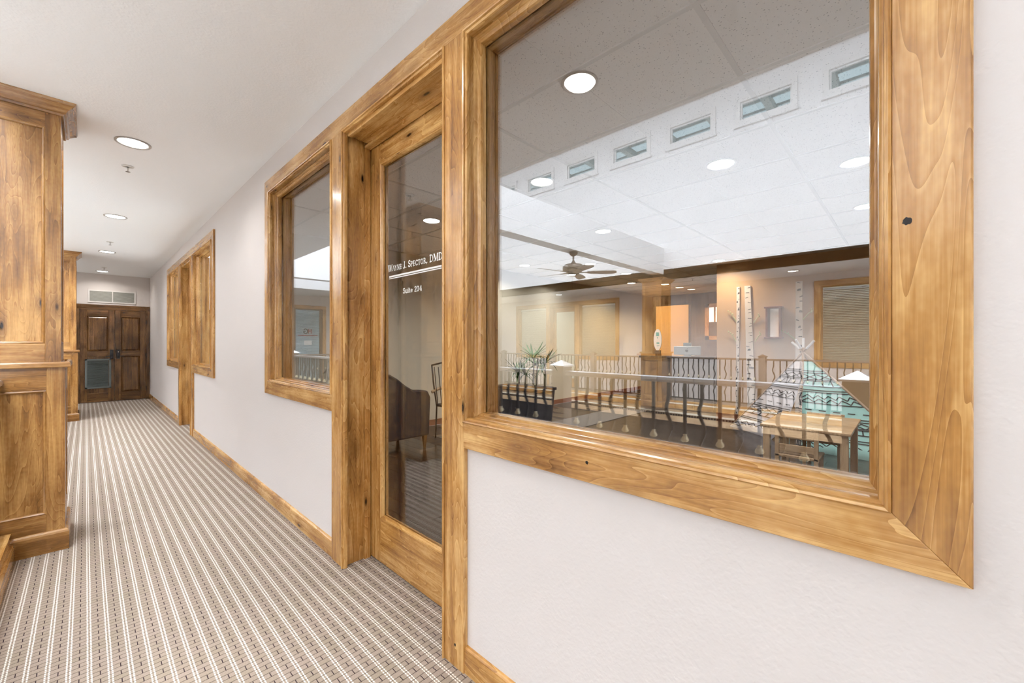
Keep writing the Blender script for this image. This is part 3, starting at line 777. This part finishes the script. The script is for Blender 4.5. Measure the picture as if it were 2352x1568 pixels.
railing('iron_railing', (XF, 4.2, FD), 9.79 - 4.2, 0, 'wrought iron railing across the atrium, between its columns', [1.33, 2.6, 4.4], pats=1)
railing('iron_railing', (XF + .1, YN - .02, FD), XR - XF - .2, R(-90), 'wrought iron railing along the end gallery', [.2, 2.0, 3.9])

# ------------------------------------------------------------------ ceiling fan
fan = thing('ceiling_fan', (-4.30, 3.91, 2.745), 'dark bronze ceiling fan hanging from the atrium beam', 'ceiling fan')
FB = plain('fan_bronze', (.10, .085, .075), .35, .5)
MB().lathe([(.07, 0), (.068, -.03), (.04, -.06), (.014, -.07)], n=20).build('canopy', FB, fan, True)
MB().lathe([(.014, -.06), (.014, -.16)], n=10).build('downrod', FB, fan)
MB().lathe([(.012, -.13), (.03, -.16), (.05, -.19), (.14, -.205), (.172, -.24), (.176, -.27), (.165, -.30), (.12, -.325), (.095, -.335), (.09, -.37), (.06, -.385), (.01, -.385)], n=28).build('motor_housing', FB, fan, True)
bl = MB(); pr = [(.22, -.035), (.30, -.055), (.50, -.068), (.63, -.066), (.68, -.04), (.69, 0), (.68, .04), (.63, .066), (.50, .068), (.30, .055), (.22, .035)]
bl.loft([[(x, y, -.004 + y * .2) for x, y in pr], [(x, y, .004 + y * .2) for x, y in pr]])
blm = bl.mesh('blade', plain('fan_blade', (.20, .17, .15), .5))
ir = MB().box(.10, .26, -.018, .018, -.006, .004).mesh('blade_iron', FB)
for k in range(5):
    b = bpy.data.objects.new('blade', blm); col.objects.link(b); b.parent = fan; b.location = (0, 0, -.33); b.rotation_euler = (0, 0, R(14 + 72 * k))
    i2 = bpy.data.objects.new('blade_iron', ir); col.objects.link(i2); i2.parent = b
MB().tube([(.03, 0, -.38), (.03, 0, -.62)], .0018, 5).build('pull_chain', FB, fan)

# ------------------------------------------------------------------ recessed lights and sprinklers
def can_proto(name, lens, ringc):
    t = bpy.data.objects.new(name, None); col.objects.link(t)
    MB().lathe([(.104, 0), (.104, -.005), (.098, -.009), (.088, -.006), (.084, -.001), (.084, 0)], n=32).build('trim_ring', ringc, t, True)
    MB().lathe([(.086, -.0005), (.084, -.003), (.04, -.004), (.001, -.004)], n=32).build('lens', lens, t, True)
    return t
RINGM = plain('downlight_ring', (.42, .39, .36), .4, .2)
def put_can(proto, first, loc, label, group, power, colr=(1, .97, .93), cat='ceiling light'):
    o = proto if first else copy_tree(proto)
    o.location = loc; tag(o, label, cat, group)
    if power: lamp('lamp', (0, 0, -.012), power, .15, colr, o)
    return o
hp_ = can_proto('recessed_light', LENS, RINGM)
hall_names = ['behind the camera', 'over the lettered door', 'nearest in view', 'second in view', 'third in view', 'farthest, by the double doors']
for i, (y, nm) in enumerate(zip((-1.25, 1.36, 4.167, 6.74, 9.454, 12.1), hall_names)):
    put_can(hp_, i == 0, (-.79, y, HC), 'round recessed corridor ceiling light, ' + nm, 'recessed corridor lights', HALL_LAMP)
for i, (y, nm) in enumerate(((1.6, 'nearest'), (4.4, 'by the column'), (7.2, 'middle'), (10.0, 'farthest'))):
    put_can(hp_, False, (-8.2, y, FH), 'recessed ceiling light of the corridor across the atrium, ' + nm, 'recessed lights across the atrium', 2.5)
room_l = [(2.21, 1.0), (2.85, .28), (4.18, .3), (6.0, 2.2), (1.55, 2.16), (1.55, 3.7), (4.14, 4.7), (4.8, 3.83), (5.48, 4.7), (6.1, 3.88), (3.2, 2.6), (1.2, -1.0), (5.0, -.8)]  # last two are unseen extras, kept for the light they add
room_n = ['upper middle of the big window', 'upper right edge of the big window', 'lower right edge of the big window', 'low, above the birch wall', 'beside the leftmost clerestory window', 'seen through the lettered door', 'left of the ceiling fan', 'just right of the fan hub', 'under the fan blades', 'under the far end of the beam', 'centre of the room', 'added out of view behind the right casing', 'added out of view beyond the teepee']
rp_ = can_proto('recessed_light', LENS, plain('downlight_ring_white', (.75, .72, .68), .4))
for i, (x, y) in enumerate(room_l):
    put_can(rp_, i == 0, (x, y, 2.594), 'round recessed light in the suite tile ceiling, ' + room_n[i], 'recessed lights in the suite', ROOM_LAMP, (1, .97, .93) if i != 3 else (1, .66, .30))
wp_ = can_proto('recessed_light', WARMLENS, plain('downlight_ring_white', (.75, .72, .68), .4))
for i, (x, y, nm) in enumerate(((8.0, 3.95, 'left'), (8.75, 3.93, 'middle'), (9.3, 3.86, 'right'), (7.3, 4.4, 'nearest'))):
    put_can(wp_, i == 0, (x, y, 2.594), 'warm recessed light over the reception, %s of the group' % nm, 'warm lights over reception', 14, (1, .72, .42))
def sprinkler_proto():
    t = bpy.data.objects.new('fire_sprinkler', None); col.objects.link(t)
    MB().lathe([(.040, 0), (.040, -.002), (.036, -.006), (.02, -.009), (.014, -.006), (.014, 0)], n=24).build('escutcheon', plain('escutcheon', (.70, .68, .64), .35, .3), t, True)
    MB().lathe([(.007, -.004), (.007, -.02), (.004, -.03), (.004, -.044)], n=10).build('nozzle', CHROME, t, True)
    MB().lathe([(.003, -.044), (.016, -.045), (.016, -.047), (.003, -.048)], n=14).build('deflector', CHROME, t)
    return t
sp = sprinkler_proto()
for i, (x, y, z, nm) in enumerate(((-.787, 4.75, HC, 'nearest in the corridor ceiling'), (-.784, 8.5, HC, 'middle of the corridor ceiling'), (-.78, 11.46, HC, 'farthest down the corridor ceiling'), (.97, 3.2, 2.594, 'in the suite ceiling behind the lettered door'), (1.62, -.02, 2.594, 'in the suite ceiling at the top of the big window'), (7.6, 3.2, 2.594, 'over the reception'))):
    o = sp if i == 0 else copy_tree(sp)
    o.location = (x, y, z); tag(o, 'small metal fire sprinkler ' + nm, 'sprinkler', 'fire sprinklers')

# ------------------------------------------------------------------ the suite behind the glass
SC = 2.6; SX, SY = 6.42, 5.33
cl = thing('ceiling_suite', (0, 0, 0), 'acoustic tile ceiling of the suite behind the glass', 'ceiling', kind='structure')
GRID = plain('ceiling_grid', (.72, .67, .60), .5)
MB().box(.15, 10.3, -3.0, SY, SC + .03, SC + .1).build('deck', CEIL, cl)
xs = [.61 * k for k in range(0, 17)]; ysr = [.60 + 1.22 * k for k in range(-3, 4)] + [SY]
tl = MB()
for a, b in ((.004, .602), (.606, 1.216)): tl.box(.004, .606, a, b, 0, .015)
tl.box(.004, .606, .004, 1.216, .003, .015)
tlm = tl.mesh('ceiling_tile', tile_mat())
for x in xs:
    if x > 10: continue
    for y in ysr[:-1]:
        o = bpy.data.objects.new('tile', tlm); col.objects.link(o); o.parent = cl; o.location = (x, y, SC)
        if x < .15: o.scale = (.75, 1, 1); o.location = (x + .152, y, SC)
        if y + 1.22 > SY: o.scale = (o.scale[0], (SY - y) / 1.22, 1)
for x in xs: MB().box(max(x - .012, .15), x + .012, -3.0, SY, SC - .006, SC + .01).build('grid_bar', GRID, cl)
for y in ysr: MB().box(.15, 10.3, y - .012, y + .012, SC - .005, SC + .009).build('grid_bar', GRID, cl)

fl = thing('floor_suite', (0, 0, 0), 'dark brown plank floor of the suite behind the glass', 'floor', kind='structure')
MB().box(.2, 10.3, -3.0, SY, -.2, -.004).build('subfloor', plain('subfloor', (.04, .028, .02), .7), fl)
plk = [MB().box(.0015, .1285, .002, L_ - .002, -.004, 0).mesh('plank', wood('Y', 'floor')) for L_ in (2.1, 2.5, 1.6)]
x = .2; r_ = 0
while x < 10.2:
    y = -3.0 + (r_ * .77) % 1.9 - 1.9; i = r_
    while y < SY - .05:
        L_ = (2.1, 2.5, 1.6)[i % 3]
        if y > -3.6 and y + L_ < SY + .6:
            o = bpy.data.objects.new('plank', plk[i % 3]); col.objects.link(o); o.parent = fl; o.location = (x, y, 0)
        y += L_; i += 1
    x += .13; r_ += 1
S(MB().box(SX, SX + .14, -3.0, 2.36, 0, SC).build('wall_birch', TAN), 'tan wall with painted birch trunks in the suite', 'wall')
S(MB().box(.15, 10.4, SY, SY + .12, 0, SC).build('wall_suite_side', SAGE), 'sage side wall of the suite behind the potted palm', 'wall')
S(MB().box(.15, 10.4, -3.12, -3.0, 0, SC).build('wall_suite_end', TAN), 'tan wall at the near end of the suite', 'wall')
S(MB().box(10.3, 10.42, -3.0, SY, 0, SC).build('wall_reception', wood('Z', 'panel')), 'dark wood panelled wall behind the reception', 'wall')
RB = plain('red_baseboard', (.26, .10, .05), .4)
S(MB().box(SX - .015, SX, -3.0, 2.375, 0, .10).build('baseboard_birch', RB), 'reddish baseboard under the birch trunks', 'baseboard')
S(MB().box(.15, 10.3, SY - .015, SY, 0, .09).build('baseboard_suite_side', RB), 'reddish baseboard along the sage wall', 'baseboard')
S(MB().box(8.6, 8.72, 3.66, 4.44, 0, 2.16).build('wall_partition', plain('orange_partition', (.80, .47, .16), .6)), 'orange lit partition behind the reception counter', 'wall')
rug = MB().box(2.4, 6.3, 3.55, 4.15, 0, .006).build('floor_runner', plain('grey_runner', (.16, .145, .13), .9, noise=.1)); tag(rug, 'grey runner on the plank floor leading to reception', 'rug')

ct = thing('reception_counter', (SX, 2.37, 0), 'dark reception counter with a black top, in the wall opening', 'counter')
MB().box(-.02, .45, 0, 1.36, 0, 1.0).build('body', plain('counter_grey', (.14, .13, .12), .5), ct)
MB().box(-.08, .55, 0, 1.37, 1.0, 1.04).build('worktop', plain('counter_top', (.025, .028, .03), .15), ct, bevel=.004)
for k in range(4): MB().box(-.035, -.02, .03 + k * .335, .335 + k * .335, .08, .93).build('front_panel', plain('counter_panel', (.17, .155, .14), .5), ct, bevel=.003)
MB().box(-.06, .2, 1.05, 1.42, 1.04, 1.075).build('ledge', wood('Y', 'amber'), ct)

im = thing('desktop_computer', (SX + .12, 2.90, 1.041), 'silver desktop computer seen from behind on the reception counter', 'computer')
ALU = plain('aluminium', (.45, .50, .52), .35, .6)
MB().box(-.018, .0, -.24, .24, .02, .175).build('screen_back', ALU, im, bevel=.006)
MB().box(.02, .14, -.09, .09, 0, .006).build('foot', ALU, im)
MB().box(.0, .03, -.06, .06, .004, .12).build('stand', ALU, im)
lg = MB(); ap = []
for k in range(28):
    a = 2 * math.pi * k / 28; r = .026 * (1 + .08 * math.cos(2 * a)); yy = r * math.cos(a); zz = r * 1.02 * math.sin(a)
    if abs(a - math.pi / 2) < .3: zz -= .006
    if abs(a - 3 * math.pi / 2) < .3: zz += .004
    if math.cos(a) < -.75: yy += .008
    ap.append((yy, .095 + zz))
lg.prism(ap, 'X', -.0195, -.0175)
lg.prism([(0, .126), (-.009, .130), (-.010, .140), (-.001, .136)], 'X', -.0195, -.0175)
lg.build('fruit_logo', BLACK, im)
ov = thing('oval_sign', (SX - .02, 3.39, 1.075), 'white oval sign with teal print standing on the counter end', 'sign')
pts = [(.075 * math.cos(2 * math.pi * k / 32), .26 + .20 * math.sin(2 * math.pi * k / 32)) for k in range(32)]
MB().prism(pts, 'X', -.012, .012).build('panel', plain('oval_white', (.92, .92, .92), .4), ov)
MB().box(-.03, .03, -.05, .05, 0, .065).build('base', BLACK, ov)
TE = plain('teal_print', (.10, .50, .52), .5)
for a, b, c, d in ((-.03, .03, .33, .40), (-.012, .012, .29, .305), (-.035, .02, .185, .215), (-.04, .015, .145, .155)):
    MB().box(-.0135, -.012, a, b, c, d).build('print_mark', TE, ov)
mo = thing('monitor', (7.5, 3.25, 1.0), 'small dark monitor behind the reception counter', 'monitor')
MB().box(0, .02, -.06, .10, .10, .28).build('screen', plain('dark_teal', (.06, .10, .10), .3), mo, bevel=.004)
MB().box(.005, .02, .0, .03, 0, .12).build('stand', BLACK, mo)
ds = thing('back_desk', (7.25, 2.45, 0), 'dark desk behind the reception counter', 'desk')
MB().box(0, .7, 0, 1.3, .96, 1.0).build('desktop', plain('counter_top', (.02, .02, .02), .2), ds)
for y in (.03, 1.22): MB().box(.03, .67, y, y + .05, 0, .96).build('end_panel', plain('counter_grey', (.14, .13, .12), .5), ds)
af = thing('wall_frame', (10.3, 3.45, 1.36), 'tan framed panel with a self-glowing top half on the panelled wall', 'frame')
MB().box(-.04, 0, 0, .42, 0, .10).build('frame_bar', wood('Y', 'amber'), af); MB().box(-.04, 0, 0, .42, .84, .94).build('frame_bar', wood('Y', 'amber'), af)
for y in (-.10, .32): MB().box(-.04, 0, y, y + .10, 0, .94).build('frame_bar', wood('Z', 'amber'), af)
MB().box(-.02, -.01, 0, .32, .10, .46).build('board', plain('brown_board', (.16, .10, .06), .6), af)
MB().box(-.02, -.01, 0, .32, .46, .84).build('bright_pane', emis('glowing_pane', (.9, .93, .9), 1.2), af)  # emission brightens this half
MB().box(-.03, -.02, .16, .20, .46, .84).build('glazing_bar', wood('Z', 'amber'), af)

# birch trunks cut from board, fixed to the tan wall
BIRCH = plain('birch_white', (.82, .76, .70), .6, noise=.06); BMK = plain('birch_mark', (.05, .055, .06), .6); TWIG = plain('twig_green', (.55, .56, .26), .6)
def birch(y_top0, y_top1, y_bot0, y_bot1, ztop, zbot, label, nmark, twigs, seed):
    rnd = random.Random(seed)
    t = thing('birch_cutout', (SX, (y_bot0 + y_bot1) / 2, 0), label, 'wall decoration', 'birch trunk cutouts on the tan wall')
    oy = t.location[1]
    MB().prism([(y_bot0 - oy, zbot), (y_bot1 - oy, zbot), (y_top1 - oy, ztop), (y_top0 - oy, ztop)], 'X', -.03, -.002).build('trunk', BIRCH, t)
    for k in range(nmark):
        f = (k + rnd.random() * .7) / nmark; z = zbot + f * (ztop - zbot)
        a = y_bot0 + (y_top0 - y_bot0) * f - oy; b = y_bot1 + (y_top1 - y_bot1) * f - oy
        w = abs(b - a); lo = min(a, b); s0 = lo + (0 if rnd.random() < .5 else w * rnd.uniform(.2, .5)); s1 = min(lo + w, s0 + w * rnd.uniform(.35, .7))
        h = rnd.choice((.008, .010, .014, .03)); sk = rnd.uniform(-.015, .015)
        MB().prism([(s0, z), (s1, z + sk), (s1 - w * .1, z + sk + h), (s0 + w * .05, z + h)], 'X', -.032, -.0295).build('bark_mark', BMK, t)
    for (y, z, dy, dz) in twigs:
        tw = MB().tube([(-.02, y - oy, z), (-.035, y + dy * .6 - oy, z + dz * .7), (-.04, y + dy - oy, z + dz)], [.010, .008, .005], 6).build('twig', TWIG, t)
        for k in range(3):
            q = .7 + .15 * k
            MB().lathe_at((-.04, y + dy * q - oy + .02 * (k - 1), z + dz * q + .015), [(.001, -.018), (.012, 0), (.001, .018)], 6).build('bud', TWIG, tw)
birch(2.045, 1.998, 2.06, 2.025, 2.195, .11, 'thinnest birch trunk cutout, leftmost on the tan wall', 30, [(2.05, 1.63, .10, .16), (2.055, 1.30, .09, .15)], 1)
birch(1.93, 1.845, 1.885, 1.765, 2.20, .20, 'leaning birch trunk cutout between the thin trunk and the red niche', 26, [(1.80, 1.60, -.09, .12), (1.78, 1.30, -.09, .13)], 2)
birch(1.236, 1.150, 1.24, 1.155, 2.20, .11, 'straight birch trunk cutout behind the tent poles', 24, [(1.15, 1.62, -.13, .14), (1.24, 1.33, .15, .12)], 3)
rn = thing('wall_niche', (SX, 1.515, 1.345), 'narrow red framed shadow box with a bright mirror on the tan wall', 'shadow box')
RD = plain('red_wood', (.16, .025, .015), .4)
for a, b in ((-.10, -.075), (.075, .10)): MB().box(-.10, 0, a, b, .02, .47).build('side', RD, rn)
for z in (0, .47): MB().box(-.115, 0, -.12, .12, z, z + .025).build('shelf', RD, rn, bevel=.003)
MB().box(-.012, -.002, -.075, .075, .025, .47).build('mirror', plain('mirror_back', (.95, .93, .90), .06, 1.0), rn)

# teepee
tp = thing('play_teepee', (5.4, .85, 0), 'patterned fabric play teepee with teal and pale panels behind the small table', 'tent')
Lf, Nf, Rf, Bf = Vector((5.86, 1.99, 0)), Vector((4.90, .93, 0)), Vector((4.78, -.22, 0)), Vector((6.2, .55, 0))
Ap = Vector((5.46, 1.0, 1.16)); org = Vector((5.4, .85, 0))
def onedge(a, b, f): return a + (b - a) * f
TEAL = plain('teal_fabric', (.46, .83, .81), .8, noise=.05); PALE = plain('pale_fabric', (.78, .78, .86), .8, noise=.05); INK = plain('black_print', (.03, .03, .035), .7)
def panel_pt(A, B, u, v):          # v 0 bottom .. 1 apex, u 0..1
    return onedge(A, Ap, v) * (1 - u) + onedge(B, Ap, v) * u
def sheet(A, B, u0, u1, v0, v1, mat, name, n=8):
    """u0/u1 may be functions of v"""
    m = MB(); nr = []
    nor = (B - A).cross(Ap - A).normalized()
    if nor.dot((A + B) / 2 - Vector((5.5, .95, .4))) < 0: nor = -nor
    for i in range(n + 1):
        v = v0 + (v1 - v0) * i / n; a = u0(v) if callable(u0) else u0; b = u1(v) if callable(u1) else u1
        row = []
        for j in range(n + 1):
            u = a + (b - a) * j / n
            sag = -.05 * math.sin(math.pi * u) * (1 - v) * (1 if v > 0 else .4)
            row.append(panel_pt(A, B, u, v) + nor * sag - org)
        nr.append(row)
    m.loft(nr, closed_ring=False, caps=False)
    o = m.build(name, mat, tp, True)
    md = o.modifiers.new('solid', 'SOLIDIFY'); md.thickness = .004
    def P(u, v): return panel_pt(A, B, u, v) + nor * (-.05 * math.sin(math.pi * u) * (1 - v) + .006) - org
    return o, P, nor
def band_print(parent, P, nor, u0f, u1f, v0, v1, seed):
    rnd = random.Random(seed); m = MB()
    def ln(p, q, w=.011):
        n = max(1, int(abs(q[0] - p[0]) / .12))
        for i in range(n):
            a = (p[0] + (q[0] - p[0]) * i / n, p[1] + (q[1] - p[1]) * i / n); b = (p[0] + (q[0] - p[0]) * (i + 1) / n, p[1] + (q[1] - p[1]) * (i + 1) / n)
            A, B = P(*a), P(*b); d = (B - A)
            if d.length < 1e-5: continue
            s = d.normalized().cross(nor) * (w / 2)
            m.poly([A + s, B + s, B - s, A - s])
    v = v0; k = seed
    while v < v1:
        h = .055 + .02 * rnd.random(); kind = k % 6; k += 1
        a, b = (u0f(v) if callable(u0f) else u0f), (u1f(v) if callable(u1f) else u1f); W_ = b - a
        sc_ = max(2, int(W_ * (1 - v) * 10))
        if kind in (0, 3): ln((a, v), (b, v)); ln((a, v + .02), (b, v + .022))
        if kind == 1:
            for i in range(sc_): ln((a + W_ * (i + .2) / sc_, v), (a + W_ * (i + .7) / sc_, v))
        if kind in (2,):
            ln((a, v), (b, v))
            for off in (0, .035):
                for i in range(sc_): 
                    x0 = a + W_ * i / sc_; x1 = a + W_ * (i + .5) / sc_; x2 = a + W_ * (i + 1) / sc_
                    ln((x0, v + .01 + off), (x1, v + .045 + off)); ln((x1, v + .045 + off), (x2, v + .01 + off))
            h += .04
        if kind == 4:
            ln((a, v), (b, v)); ln((a, v + h * .8), (b, v + h * .8))
            for i in range(sc_ + 1): ln((a + W_ * i / (sc_ + 1) + .01, v), (a + W_ * (i + .25) / (sc_ + 1) + .01, v + h * .8), .013)
        if kind == 5:
            ln((a, v), (b, v))
            for i in range(sc_):
                x0 = a + W_ * i / sc_; x2 = a + W_ * (i + 1) / sc_
                ln((x0, v), (x2, v + h * .8)); ln((x2, v), (x0, v + h * .8))
        v += h
    o = m.build('print', INK, parent); o['kind'] = 'stuff'
    md = o.modifiers.new('solid', 'SOLIDIFY'); md.thickness = .001
VT = .90
o, P, nr_ = sheet(Nf, Rf, 0, 1, 0, VT, TEAL, 'right_panel'); band_print(o, P, nr_, 0, 1, .03, VT - .06, 2)
gapL = lambda v: .62 + .30 * min(1, max(0, v) / .72)
o, P, nr_ = sheet(Lf, Nf, 0, gapL, 0, VT, PALE, 'left_panel'); band_print(o, P, nr_, 0, gapL, .04, VT - .05, 2)
o, P, nr_ = sheet(Lf, Nf, .93, 1, 0, VT, plain('blush_fabric', (.74, .65, .58), .8), 'flap'); band_print(o, P, nr_, .935, 1, .04, VT - .05, 4)
sheet(Rf, Bf, 0, 1, 0, VT, TEAL, 'back_right_panel'); sheet(Bf, Lf, 0, .3, 0, VT, PALE, 'back_panel')
PW = plain('pole_wood', (.50, .36, .25), .5); PT = plain('pole_tip_white', (.85, .87, .9), .5)
for A in (Lf, Nf, Rf, Bf):
    d = (Ap - A).normalized(); e = Ap + d * .06; f = Ap + d * .20
    a0 = A - d * .03; a0.z = max(a0.z, .012)
    c0 = (Vector((5.45, .93, 0)) - A).normalized() * .05; kq = onedge(a0 + c0, Ap, .80)
    p = MB().tube([a0 + c0 - org, kq - org, e - org], .013, 8).build('pole', PW, tp)
    MB().tube([e - org, f - org], .0145, 8).build('pole_tip', PT, p)

# small table and chair
tb = thing('kids_table', (3.33, .345, 0), 'small light wood activity table in front of the teepee', 'table')
TZ, TX, TY = .53, .93, .66
MB().box(0, TX, 0, TY, TZ - .026, TZ).build('tabletop', wood('Y', 'pale'), tb, bevel=.006)
for x in (.02, TX - .075):
    for y in (.02, TY - .075): MB().box(x, x + .055, y, y + .055, 0, TZ - .026).build('leg', wood('Z', 'pale'), tb, bevel=.003)
for x in (.035, TX - .055): MB().box(x, x + .02, .075, TY - .075, TZ - .095, TZ - .026).build('apron', wood('Y', 'pale'), tb)
for y in (.035, TY - .055): MB().box(.075, TX - .075, y, y + .02, TZ - .095, TZ - .026).build('apron', wood('X', 'pale'), tb)
kc = thing('kids_chair', (3.26, .555, 0), 'small light wood chair tucked under the near side of the table', 'chair')
for y in (0, .285):
    MB().box(0, .03, y, y + .032, 0, .535).build('back_leg', wood('Z', 'pale'), kc, bevel=.003)
    MB().box(.27, .30, y, y + .032, 0, .27).build('front_leg', wood('Z', 'pale'), kc, bevel=.003)
MB().box(.0, .32, -.005, .32, .27, .295).build('seat', wood('X', 'pale'), kc, bevel=.005)
MB().box(.005, .022, .032, .285, .44, .53).build('back_slat', wood('Y', 'pale'), kc, bevel=.003)
MB().box(.005, .022, .032, .285, .325, .385).build('back_slat', wood('Y', 'pale'), kc, bevel=.003)
kc2 = copy_tree(kc); kc2.location = (4.42, .80, 0); kc2.rotation_euler = (0, 0, R(180)); tag(kc2, 'small light wood chair on the far side of the table', 'chair', 'small wooden chairs')
tag(kc, group='small wooden chairs')

# planter with palm
pl = thing('planter_palm', (4.10, 4.68, 0), 'potted palm with arching leaves in a dark navy planter', 'plant')
NV = plain('navy_planter', (.012, .018, .035), .3)
MB().loft([[(-.22, -.43, 0), (.22, -.43, 0), (.22, .43, 0), (-.22, .43, 0)], [(-.25, -.47, .50), (.25, -.47, .50), (.25, .47, .50), (-.25, .47, .50)]]).build('planter', NV, pl, bevel=.01)
MB().box(-.27, .27, -.49, .49, .50, .55).build('planter_rim', NV, pl, bevel=.008)
MB().box(-.23, .23, -.45, .45, .545, .556).build('soil', plain('soil', (.04, .025, .015), .9), pl)
rnd = random.Random(5)
LEAF = plain('palm_green', (.07, .17, .05), .45, noise=.3, nscale=6)
for st in range(5):
    bx, by = rnd.uniform(-.15, .15), -.42 + st * .13
    hgt = rnd.uniform(.10, .50)
    MB().tube([(bx, by, .55), (bx + .02, by, .55 + hgt)], [.016, .011], 6).build('stem', plain('palm_stem', (.16, .13, .07), .7), pl)
    for k in range(22):
        a = rnd.uniform(0, 2 * math.pi); L_ = rnd.uniform(.26, .40); up = rnd.uniform(.1, .95)
        m = MB(); ca_, sa_ = math.cos(a), math.sin(a); rw = []
        for i in range(6):
            f = i / 5; rr = L_ * f * (1 - .35 * up * f); z = .55 + hgt + L_ * (up * f - .75 * f * f * (1.15 - up))
            w = .016 * (math.sin(math.pi * min(1, f * .9 + .12)))
            rw.append([(bx + rr * ca_ - sa_ * w, by + rr * sa_ + ca_ * w, z), (bx + rr * ca_, by + rr * sa_, z - .004), (bx + rr * ca_ + sa_ * w, by + rr * sa_ - ca_ * w, z)])
        m.loft(rw, closed_ring=False, caps=False); m.build('frond', LEAF, pl, True)

# wing chair behind the lettered door, side on
wc = thing('wing_armchair', (1.15, 4.2, 0), 'dark upholstered wing armchair behind the lettered door', 'armchair')
UP = plain('charcoal_upholstery', (.016, .014, .016), .8, noise=.2)
side = [(0, .16), (.72, .16), (.74, .62), (.70, .70), (.62, .71), (.50, .72), (.40, .78), (.30, .86), (.20, .92), (.08, .945), (-.04, .94), (-.07, .90)]
for y in (0, .60): MB().prism(side, 'Y', y, y + .12).build('wing_arm', UP, wc, bevel=.02)
MB().prism([(-.08, .16), (.10, .16), (.06, .95), (-.05, 1.0), (-.10, .97)], 'Y', .06, .66).build('backrest', UP, wc, bevel=.02)
MB().box(.05, .72, .10, .62, .16, .34).build('seat_base', UP, wc, bevel=.015); MB().box(.06, .76, .115, .605, .34, .47).build('cushion', UP, wc, bevel=.04)
for x in (0, .66):
    for y in (.03, .65): MB().loft([[(x, y, .16), (x + .05, y, .16), (x + .05, y + .05, .16), (x, y + .05, .16)], [(x + .015, y + .015, 0), (x + .035, y + .015, 0), (x + .035, y + .035, 0), (x + .015, y + .035, 0)]]).build('leg', wood('Z', 'dark'), wc)
ic = thing('iron_armchair', (2.25, 4.15, 0), 'black iron chair with a curved pale wooden arm, beside the wing armchair', 'chair')
for y in (0, .46):
    MB().tube([(0, y, 0), (.02, y, .42), (-.03, y, .72), (-.06, y, .98)], .011).build('rear_leg', IRON, ic, True)
    MB().tube([(.46, y, 0), (.44, y, .42), (.42, y, .60)], .011).build('front_leg', IRON, ic, True)
    MB().tube([(-.06, y, .62), (.06, y, .66), (.22, y, .66), (.36, y, .63), (.46, y, .56)], .020).build('armrest', wood('X', 'pale'), ic, True)
    MB().tube([(.44, y, .14), (.34, y, .10), (.28, y, .16), (.34, y, .24), (.40, y, .20)], .008).build('scroll', IRON, ic, True)
MB().box(0, .46, .0, .46, .42, .46).build('seat', UP, ic, bevel=.015)
for k in range(5): MB().tube([(.0, .05 + k * .09, .46), (-.03, .05 + k * .09, .72), (-.055, .05 + k * .09, .96)], .006).build('back_rod', IRON, ic, True)
MB().tube([(-.06, 0, .98), (-.065, .23, 1.02), (-.06, .46, .98)], .012).build('top_rail', IRON, ic, True)

# glazed door with blinds and initials in the end gallery
_dn[0] += 1
hg = thing('door_%d' % _dn[0], (-3.31, EY, FD), 'glazed door with blinds and red and black initials at the end gallery', 'door', kind='structure')
for a, b in ((-.52, -.42), (.42, .52)): MB().box(a, b, -.03, 0, 0, 2.34).build('casing', wood('Z'), hg)
MB().box(-.52, .52, -.03, 0, 2.34, 2.44).build('casing', wood('X'), hg)
for a, b in ((-.42, -.33), (.33, .42)): MB().box(a, b, -.02, 0, 0, 2.34).build('stile', wood('Z', 'dark'), hg)
MB().box(-.33, .33, -.02, 0, 2.31, 2.34).build('rail', wood('X', 'dark'), hg); MB().box(-.33, .33, -.02, 0, 0, .28).build('rail', wood('X', 'dark'), hg)
MB().box(-.33, .33, -.004, -.002, .28, 2.31).build('dark_room_backing', plain('blue_room', (.30, .42, .50), .7), hg)
m = MB(); z = .30
while z < 2.28:
    m.poly([(-.32, -.012, z), (.32, -.012, z), (.32, -.005, z + .022), (-.32, -.005, z + .022)]); z += .034
m.build('blind_slats', plain('blue_blind', (.62, .70, .74), .4), hg)['kind'] = 'stuff'
MB().box(-.33, .33, -.018, -.015, .28, 2.31).build('pane', CLEAR, hg)
RED = plain('red_vinyl', (.45, .05, .05), .5)
m = MB()
for a, b, c, d in ((.01, .035, 1.62, 1.76), (.085, .11, 1.62, 1.76), (.01, .11, 1.68, 1.705)): m.box(-.12 + a, -.12 + b, -.021, -.0195, c, d)
m.build('initial_H', RED, hg)
m = MB(); pts = [(.06 + .055 * math.cos(R(a)), 1.69 + .068 * math.sin(R(a))) for a in range(40, 331, 15)] + [(.11, 1.69), (.065, 1.69)]
stroke(m, pts, .024, lambda u, v: (u, -.020, v)); m.build('initial_G', BLACK, hg)
m = MB()
for k in range(16): m.box(-.27 + k * .034, -.27 + k * .034 + .024, -.021, -.0195, 1.555, 1.585)
m.build('small_lettering', RED, hg)
MB().box(-.11, .10, -.022, -.0195, 1.29, 1.42).build('paper_notice', plain('paper', (.88, .88, .86), .7), hg)
